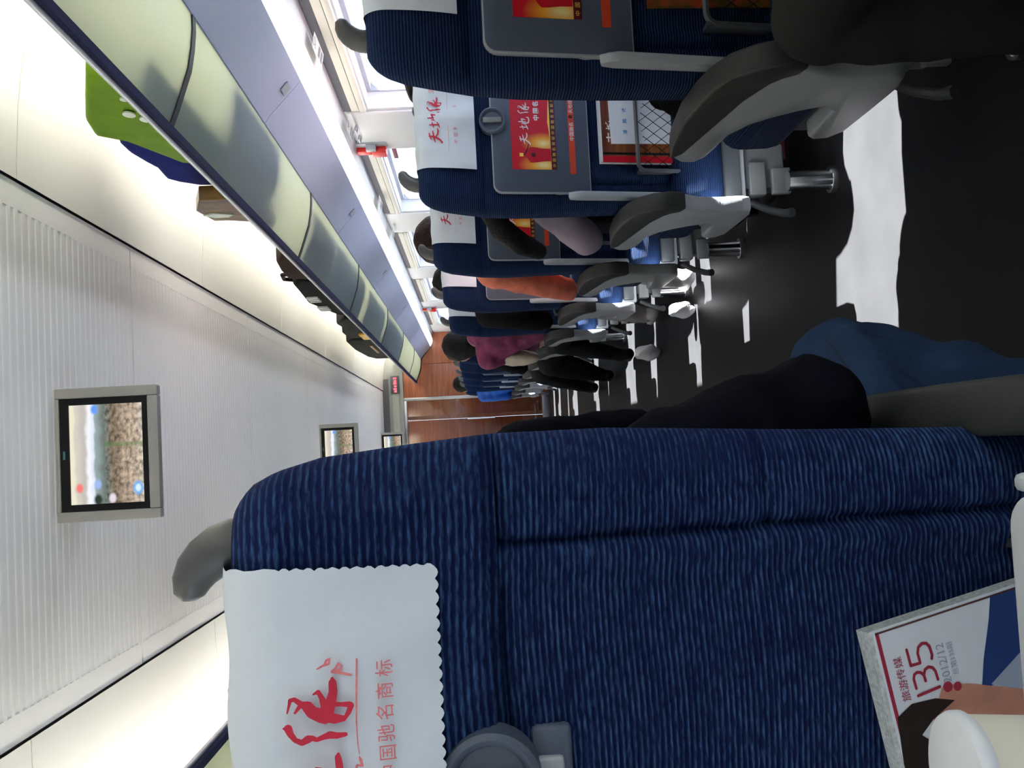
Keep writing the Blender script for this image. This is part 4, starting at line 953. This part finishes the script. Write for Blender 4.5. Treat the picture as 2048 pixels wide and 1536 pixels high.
def seat_number(yy, body, lab):
    r = empty('seat_number_sign', (1.50, yy, 1.50), lab, 'sign', 'seat number signs')
    f = lambda u, v, d=0: (-.003 + .04 - v * 1.0 - .02, u * 1.0, .0215 - .032 + v * .19 - .004 - d)
    m = MB(); m.add([f(-.03, .0, .0004), (f(.20, 0, .0004)), f(.20, .055, .0004), f(-.03, .055, .0004)], [(0, 1, 2, 3)], mat('sign_pale', (.62, .62, .58), .5)); child(m, 'plate', r, smooth=0)
    m = MB(); mk = mat('sign_ink', (.16, .16, .17), .5)
    m.text(body, -.02, .012, .045, f, mk, .001); child(m, 'letters', r, smooth=0)
    for u0 in (.085, .14): m = MB(); m.flat([(u0, .008), (u0 + .04, .008), (u0 + .04, .046), (u0, .046)], f, mk, .001); child(m, 'square_mark', r, smooth=0)
for yy, bd, lb in ((3.74, 'DF', 'seat number sign with dark symbols above the nearest visible window'), (4.72, 'DF', 'seat number sign above the first white pillar'), (6.2, 'DF', 'seat number sign above the second visible window'), (7.1, 'DF', 'seat number sign above the second white pillar')): seat_number(yy, bd, lb)

# ------------------------------------------------------------ passengers
def caps_mesh(caps, voxel, smooth_it=4):
    bm = bmesh.new()
    for (p, r0, q, r1) in caps:
        p, q = Vector(p), Vector(q); t = bmesh.new()
        for c, r in ((p, r0), (q, r1)):
            s = bmesh.ops.create_icosphere(t, subdivisions=2, radius=r)
            for v in s['verts']: v.co += c
        h = bmesh.ops.convex_hull(t, input=list(t.verts))
        dl = [g for g in h['geom_interior'] if isinstance(g, bmesh.types.BMVert)] + [g for g in h['geom_unused'] if isinstance(g, bmesh.types.BMVert)]
        bmesh.ops.delete(t, geom=list(set(dl)), context='VERTS')
        t.verts.index_update(); mp = [bm.verts.new(v.co) for v in t.verts]
        for f in t.faces:
            try: bm.faces.new([mp[v.index] for v in f.verts])
            except ValueError: pass
        t.free()
    bmesh.ops.recalc_face_normals(bm, faces=list(bm.faces))
    me = bpy.data.meshes.new('tmp'); bm.to_mesh(me); bm.free()
    o = bpy.data.objects.new('tmp', me); COL.objects.link(o)
    rm = o.modifiers.new('r', 'REMESH'); rm.mode = 'VOXEL'; rm.voxel_size = voxel
    sm = o.modifiers.new('s', 'SMOOTH'); sm.factor = .5; sm.iterations = smooth_it
    dg = bpy.context.evaluated_depsgraph_get(); dg.update()
    out = bpy.data.meshes.new_from_object(o.evaluated_get(dg))
    bpy.data.objects.remove(o); bpy.data.meshes.remove(me); return out
M_skin = mat('skin', (.52, .30, .21), .5, var=.08, vscale=20)
M_hairk = mat('black_hair', (.006, .005, .005), .6, spec=.2, var=.3, vscale=60, bump=.5, bscale=120)
M_hairb = mat('brown_hair', (.022, .008, .006), .6, spec=.2, var=.3, vscale=60, bump=.5, bscale=120)
M_eye = mat('eye_dark', (.02, .015, .012), .2)
def hand_caps(w, d, side, up):
    """palm and five bent fingers from the wrist w along d"""
    w = Vector(w); d = Vector(d).normalized(); up = Vector(up); up = (up - d * up.dot(d)).normalized(); s = d.cross(up) * side
    c = [(w, .026, w + d * .03, .027), (w + d * .03 + s * .018, .017, w + d * .075 + s * .026, .014), (w + d * .03 - s * .018, .017, w + d * .075 - s * .026, .014), (w + d * .03, .02, w + d * .078, .016)]
    for k, L in ((-1.5, .060), (-.5, .072), (.5, .078), (1.5, .068)):
        a = w + d * .08 + s * k * .0185; b = a + d * L * .5 - up * .008 + s * k * .002; e = b + d * L * .38 - up * .028
        c += [(a, .0088, b, .0082), (b, .0082, e, .0066)]
    a = w + d * .028 + s * .026; b = a + d * .026 + s * .022 - up * .008; e = b + d * .03 + s * .004 - up * .008
    c += [(a, .013, b, .0105), (b, .0105, e, .0085)]
    return c
def person(name_label, x0, y0, arms, legs, colours, lean=(0, 0), hair=None, head=None, hipx=0, voxel=.011, extra=(), cap=None, legr=1.0, armr=1.0, fold=.005, group='seated passengers', hipz=.50, neckz=None):
    """seated figure; x0,y0 = seat centre / row; arms, legs: [elbow, wrist] and [knee, ankle] for right(+x) then left"""
    top, leg_m = colours
    lx, ly = lean
    H = Vector((x0 + hipx, y0 + .36, hipz)); C = Vector((x0 + hipx + lx * .75, y0 + .29 + ly * .75, hipz + .33)); Nk = Vector((x0 + hipx + lx, y0 + .30 + ly, hipz + .475))
    HD = Vector(head) if head else Nk + Vector((lx * .1, .02, .125))
    reg = []
    def A(r, *c): reg.extend([(r, k) for k in c])
    A(1, (H + Vector((-.085, 0, 0)), .105, H + Vector((.085, 0, 0)), .105))
    for s in (-1, 1): A(0, (H + Vector((s * .06, -.01, .04)), .105, C + Vector((s * .07, -.01, 0)), .115))
    A(0, (C + Vector((-.14, 0, .06)), .075, C + Vector((.14, 0, .06)), .075), (C + Vector((0, 0, .05)), .11, Nk + Vector((0, 0, -.03)), .065))
    A(2, (Nk + Vector((0, 0, -.02)), .052, HD + Vector((0, -.01, -.06)), .052))
    A(2, (HD + Vector((0, -.012, .028)), .088, HD + Vector((0, .012, -.015)), .078), (HD + Vector((0, .03, -.05)), .056, HD + Vector((0, .055, -.082)), .032))
    A(2, (HD + Vector((0, .088, .01)), .010, HD + Vector((0, .104, -.022)), .014), (HD + Vector((-.02, .083, -.058)), .008, HD + Vector((.02, .083, -.058)), .008))
    for s in (-1, 1):
        A(2, (HD + Vector((s * .084, -.01, .012)), .016, HD + Vector((s * .082, -.008, -.022)), .011), (HD + Vector((s * .05, .072, .022)), .012, HD + Vector((s * .018, .082, .022)), .012))
    for s, (el, wr) in zip((1, -1), arms):
        sh = C + Vector((s * .175, 0, .06)); el = Vector(el); wr = Vector(wr)
        A(0, (sh, .066 * armr, sh.lerp(el, .5), .058 * armr), (sh.lerp(el, .5), .058 * armr, el, .050 * armr), (el, .050 * armr, el.lerp(wr, .45), .047 * armr), (el.lerp(wr, .45), .047 * armr, wr, .036 * armr))
        dd = (wr - el).normalized()
        A(2, (wr, .024, wr + dd * .03, .024)); A(2, *hand_caps(wr + dd * .02, dd, -s, (0, 0, 1) if abs(dd.z) < .7 else (0, 1, 0)))
    for s, (kn, an) in zip((1, -1), legs):
        hp = H + Vector((s * .095, .0, -.01)); kn = Vector(kn); an = Vector(an)
        A(1, (hp, .095, hp.lerp(kn, .5), .082 * legr), (hp.lerp(kn, .5), .082 * legr, kn, .066 * legr), (kn, .066 * legr, kn.lerp(an, .35), .058 * legr), (kn.lerp(an, .35), .058 * legr, an, .044))
        A(3, (an + Vector((0, -.03, -.035)), .036, an + Vector((0, .06, -.042)), .034), (an + Vector((0, .06, -.046)), .034, an + Vector((s * .012, .15, -.055)), .027))
    me = caps_mesh([c for _, c in reg], voxel)
    n = len(me.polygons); ctr = np.empty(n * 3); me.polygons.foreach_get('center', ctr); ctr = ctr.reshape(-1, 3)
    best = np.full(n, 1e9); mi = np.zeros(n, int)
    for r, (p, r0, q, r1) in reg:
        p, q = np.array(p), np.array(q); d = q - p; t = np.clip(((ctr - p) @ d) / max(1e-9, d @ d), 0, 1)
        ds = np.linalg.norm(ctr - p - t[:, None] * d, axis=1) - (r0 + (r1 - r0) * t)
        k = ds < best; best[k] = ds[k]; mi[k] = r
    for mm in (top, leg_m, M_skin, extra[0] if extra else M_black): me.materials.append(mm)
    me.polygons.foreach_set('material_index', mi); me.polygons.foreach_set('use_smooth', [True] * n)
    nv = len(me.vertices); cl = np.zeros(nv, bool)
    for p_, k_ in zip(me.polygons, mi):
        if k_ in (0, 1):
            for v_ in p_.vertices: cl[v_] = True
    nrm = [v.normal.copy() for v in me.vertices]
    for i_, v_ in enumerate(me.vertices):
        if cl[i_]:
            c_ = v_.co; a_ = noise.noise(Vector((c_.x * 9, c_.y * 14, c_.z * 22))); b_ = 1 - abs(noise.noise(Vector((c_.x * 20 + 3, c_.y * 26, c_.z * 13)))) * 2.4
            v_.co = c_ + nrm[i_] * (fold * (.9 * a_ + .55 * max(-1, b_) - .2))
    base = Vector((H.x, H.y, 0)); me.transform(Matrix.Translation(-base)); me.update()
    r = empty('person', base, name_label, 'person', group)
    me.name = 'body'; o = bpy.data.objects.new('body', me); COL.objects.link(o); o.parent = r
    hm = hair or M_hairk; h = HD - base
    hc = [(h + Vector((0, -.018, .035)), .099, h + Vector((0, -.005, .03)), .095), (h + Vector((0, -.04, .0)), .088, h + Vector((0, -.045, -.05)), .07)]
    if cap == 'long': hc += [(h + Vector((0, -.05, -.05)), .075, h + Vector((0, -.05, -.16)), .06)]
    hme = caps_mesh(hc, .009, 3)
    bm = bmesh.new(); bm.from_mesh(hme)
    dl = [v for v in bm.verts if v.co.y > h.y + .035 and v.co.z < h.z + .075]
    bmesh.ops.delete(bm, geom=dl, context='VERTS'); bm.to_mesh(hme); bm.free()
    hme.materials.append(hm); hme.polygons.foreach_set('use_smooth', [True] * len(hme.polygons)); hme.name = 'hair'
    ho = bpy.data.objects.new('hair', hme); COL.objects.link(ho); ho.parent = r
    for s in (-1, 1):
        m = MB(); m.ring([(0, .0095), (.007, .0065), (.0095, 0), (.007, -.0065), (0, -.0095)], h + Vector((s * .034, .078, .008)), M_eye, 10); m.build('eye', r)
    return r
M_jeans = mat('blue_denim', (.026, .054, .115), .9, spec=.1, var=.25, vscale=7, bump=.35, bscale=45)
M_blackj = mat('black_jacket', (.004, .004, .008), .85, spec=.08, var=.3, vscale=9, bump=.5, bscale=24)
M_dtrous = mat('charcoal_trousers', (.024, .024, .023), .9, spec=.08, var=.2, bump=.35, bscale=25)
M_mauve = mat('mauve_sleeve', (.36, .29, .36), .8, var=.1, bump=.4, bscale=22)
M_orj = mat('orange_coat', (.80, .20, .115), .75, var=.25, vscale=14, bump=.5, bscale=22)
M_dgj = mat('dark_grey_coat', (.018, .016, .018), .9, spec=.08, var=.3, bump=.4, bscale=22)
M_purp = mat('plum_top', (.20, .025, .085), .75, var=.4, vscale=16, bump=.5, bscale=20)
M_bluej = mat('bright_blue_jacket', (.01, .11, .55), .6, var=.15, bump=.3)
M_shoe = mat('pale_shoe', (.60, .58, .60), .5, var=.1)
M_pale = mat('pale_trousers', (.34, .31, .30), .8, var=.2, bump=.3)
F = .085
# the man in the nearest seat: jacket sleeve and jeans knee stick out into the aisle
p1 = person('person in black jacket and blue jeans in the nearest seat, knee in the aisle', LX, NY, [((.010, 1.04, .645), (-.09, 1.28, .60)), ((-.50, .98, .66), (-.42, 1.22, .62))],
       [((.064, 1.235, .53), (-.06, 1.10, .09)), ((-.36, 1.20, .53), (-.36, 1.16, .09))], (M_blackj, M_jeans), lean=(.0, .0), voxel=.008, hipx=-.045, armr=1.25, fold=.010, head=(-.21, 1.14, 1.02))
bd = [o for o in p1.children if o.name.startswith('body')][0]
bvh = BVHTree.FromPolygons([v.co[:] for v in bd.data.vertices], [list(p.vertices) for p in bd.data.polygons])
sp_ = []
for k in range(15):
    t = k / 14; c = Vector((.064, 1.235, .53)).lerp(Vector((-.12, 1.0, .50)), t * .9) - p1.location
    hit = bvh.ray_cast(c + Vector((.16, -.10, .12)), Vector((-.16, .10, -.12)).normalized())
    if hit[0]: sp_.append(hit[0])
if len(sp_) > 2:
    m = MB(); m.tube(sp_, .0016, mat('denim_seam', (.012, .022, .05), .9), 5); m.build('trouser_seam', p1)
person('person in charcoal trousers across the aisle, only one knee in the photo\'s top right', RX, ROWS[0], [((1.06, 1.05, .66), (.98, 1.25, .60)), ((.72, 1.06, .66), (.74, 1.24, .60))],
       [((.92, 1.38, .47), (.95, 1.28, .09)), ((.565, 1.40, .475), (.545, 1.40, .09))], (M_blackj, M_dtrous), voxel=.010, extra=(M_black,))
p3 = person('person in mauve with a dark scarf, sleeve in front of the third tray', RX, ROWS[2], [((1.05, 2.95, .66), (.95, 3.15, .62)), ((.590, 3.06, .625), (.66, 3.22, .62))],
       [((.98, 3.18, .47), (.98, 3.02, .09)), ((.74, 3.2, .47), (.74, 3.06, .09))], (M_mauve, M_dgj), lean=(.13, .02), hipx=.06, head=(1.04, 2.95, 1.0))
q = p3.location; m = MB()
m.tube([(.74 - q.x, 2.84 - q.y, .95), (.64 - q.x, 2.80 - q.y, .91), (.585 - q.x, 2.82 - q.y, .88), (.56 - q.x, 2.92 - q.y, .825), (.558 - q.x, 3.04 - q.y, .765)], [.03, .032, .032, .032, .024], M_hairk, 10); m.build('scarf', p3)
p4 = person('brown-haired person in orange coat, elbow on the armrest, beside the third headrest cover', RX, ROWS[3], [((1.05, 3.95, .66), (.95, 4.15, .60)), ((.590, 4.05, .60), (.625, 3.93, .80))],
       [((.95, 4.33, .47), (.95, 4.40, .09)), ((.74, 4.33, .47), (.66, 4.36, .10))], (M_orj, M_pale), hair=M_hairb, head=(.775, 3.90, 1.045), extra=(M_shoe,), cap='long')
p5 = person('black-haired person in dark grey, sitting beyond the orange-sleeved one', RX, ROWS[4], [((1.05, 4.95, .66), (.95, 5.15, .60)), ((.585, 5.02, .63), (.66, 5.15, .66))],
       [((.93, 5.2, .47), (.93, 5.3, .09)), ((.68, 5.2, .46), (.62, 5.27, .10))], (M_dgj, M_pale), head=(.775, 4.92, 1.02), extra=(M_shoe,), lean=(-.05, .05))
p6 = person('black-haired person in plum top leaning out into the aisle', RX, ROWS[5], [((.95, 5.98, .66), (.84, 6.15, .62)), ((.565, 6.20, .68), (.60, 6.35, .60))],
       [((.80, 6.2, .47), (.80, 6.2, .09)), ((.58, 6.2, .46), (.50, 6.22, .09))], (M_purp, M_black), lean=(-.12, .18), hipx=-.06, head=(.60, 6.22, 1.03))
m = MB(); sk = bmesh.new(); bmesh.ops.create_icosphere(sk, subdivisions=4, radius=1)
for v in sk.verts: v.co = Vector((v.co.x * .045, v.co.y * .12, v.co.z * .13)) * (1 + .05 * math.sin(v.co.z * 9) * math.sin(v.co.y * 7))
m.addbm(sk, mat('beige_bag', (.55, .46, .34), .7, var=.3, vscale=6, bump=.3), Matrix.Translation((.50, 6.12, .715)) @ Matrix.Rotation(math.radians(35), 4, 'X'))
tag(m.build('handbag'), 'beige and brown bag held against the plum top in the aisle', 'bag')
for k, (row, lab, clr) in enumerate(((6, 'black-clothed person whose legs stretch into the aisle, past the plum top', M_black), (7, 'person in black in the seventh window-side row, knee in the aisle', M_dgj))):
    y_ = ROWS[row]
    person(lab, RX, y_, [((1.05, y_ + .38, .66), (.95, y_ + .55, .60)), ((.57, y_ + .40, .62), (.62, y_ + .56, .58))], [((.80, y_ + .60, .47), (.8, y_ + .6, .09)), ((.54, y_ + .56, .45), (.44 - .03 * k, y_ + .62, .09))], (clr, M_black), head=(.82, y_ + .30, 1.0), legr=1.45)
y_ = ROWS[11]
person('person in bright blue jacket at the far end, by the wooden wall', RX, y_, [((1.05, y_ + .38, .66), (.95, y_ + .55, .60)), ((.545, y_ + .40, .62), (.60, y_ + .56, .58))], [((.9, y_ + .60, .47), (.9, y_ + .6, .09)), ((.70, y_ + .6, .46), (.70, y_ + .62, .09))], (M_bluej, M_dgj), hipx=-.05, lean=(-.06, .1))
person('person in black beyond the huge near seat, shoulder dark against the aisle', LX, ROWS[1], [((.010, 2.02, .67), (-.05, 2.25, .60)), ((-.48, 2.0, .66), (-.42, 2.2, .60))],
       [((-.05, 2.26, .47), (-.05, 2.24, .09)), ((-.33, 2.26, .47), (-.33, 2.24, .09))], (M_blackj, M_black), hipx=.03, head=(-.23, 2.02, 1.05))
t = empty('suitcase', (.862, 3.44, .0), 'black upright suitcase added on the floor to block the sun, between the mauve sleeve and the third row', 'suitcase')  # added sun blocker, tall enough to keep a stripe off the aisle floor
m = MB(); m.rbox(-.165, .165, -.105, .105, .04, .66, M_blackj, r=.03, seg=3); child(m, 'shell', t)
for x in (-.13, .13):
    m = MB(); m.cyl((x - .012, 0, .026), .026, .024, (1, 0, 0), M_black, 14); child(m, 'wheel', t)
m = MB(); m.tube([(-.07, 0, .655), (-.065, 0, .69), (.065, 0, .69), (.07, 0, .655)], .010, M_black, 8); child(m, 'carry_handle', t)
# things on the floor between far rows
for (x, y_, sc, lab) in ((.44, 5.43, .7, 'sunlit white bag on the floor beside the fifth window-side row'), (.545, 4.52, .6, 'sunlit white bag on the floor beside the orange-sleeved person\'s row')):
    m = MB(); sk = bmesh.new(); bmesh.ops.create_icosphere(sk, subdivisions=3, radius=1)
    for v in sk.verts: v.co = Vector((v.co.x * .06, v.co.y * .055, max(-.09, v.co.z * .10))) * (1 + .10 * math.sin(v.co.z * 5 + v.co.x * 4)) * sc
    m.addbm(sk, mat('white_plastic_bag', (.78, .77, .80), .4, bump=.5, bscale=40)); tag(m.build('plastic_bag', loc=(x, y_, .10 * sc)), lab, 'bag')
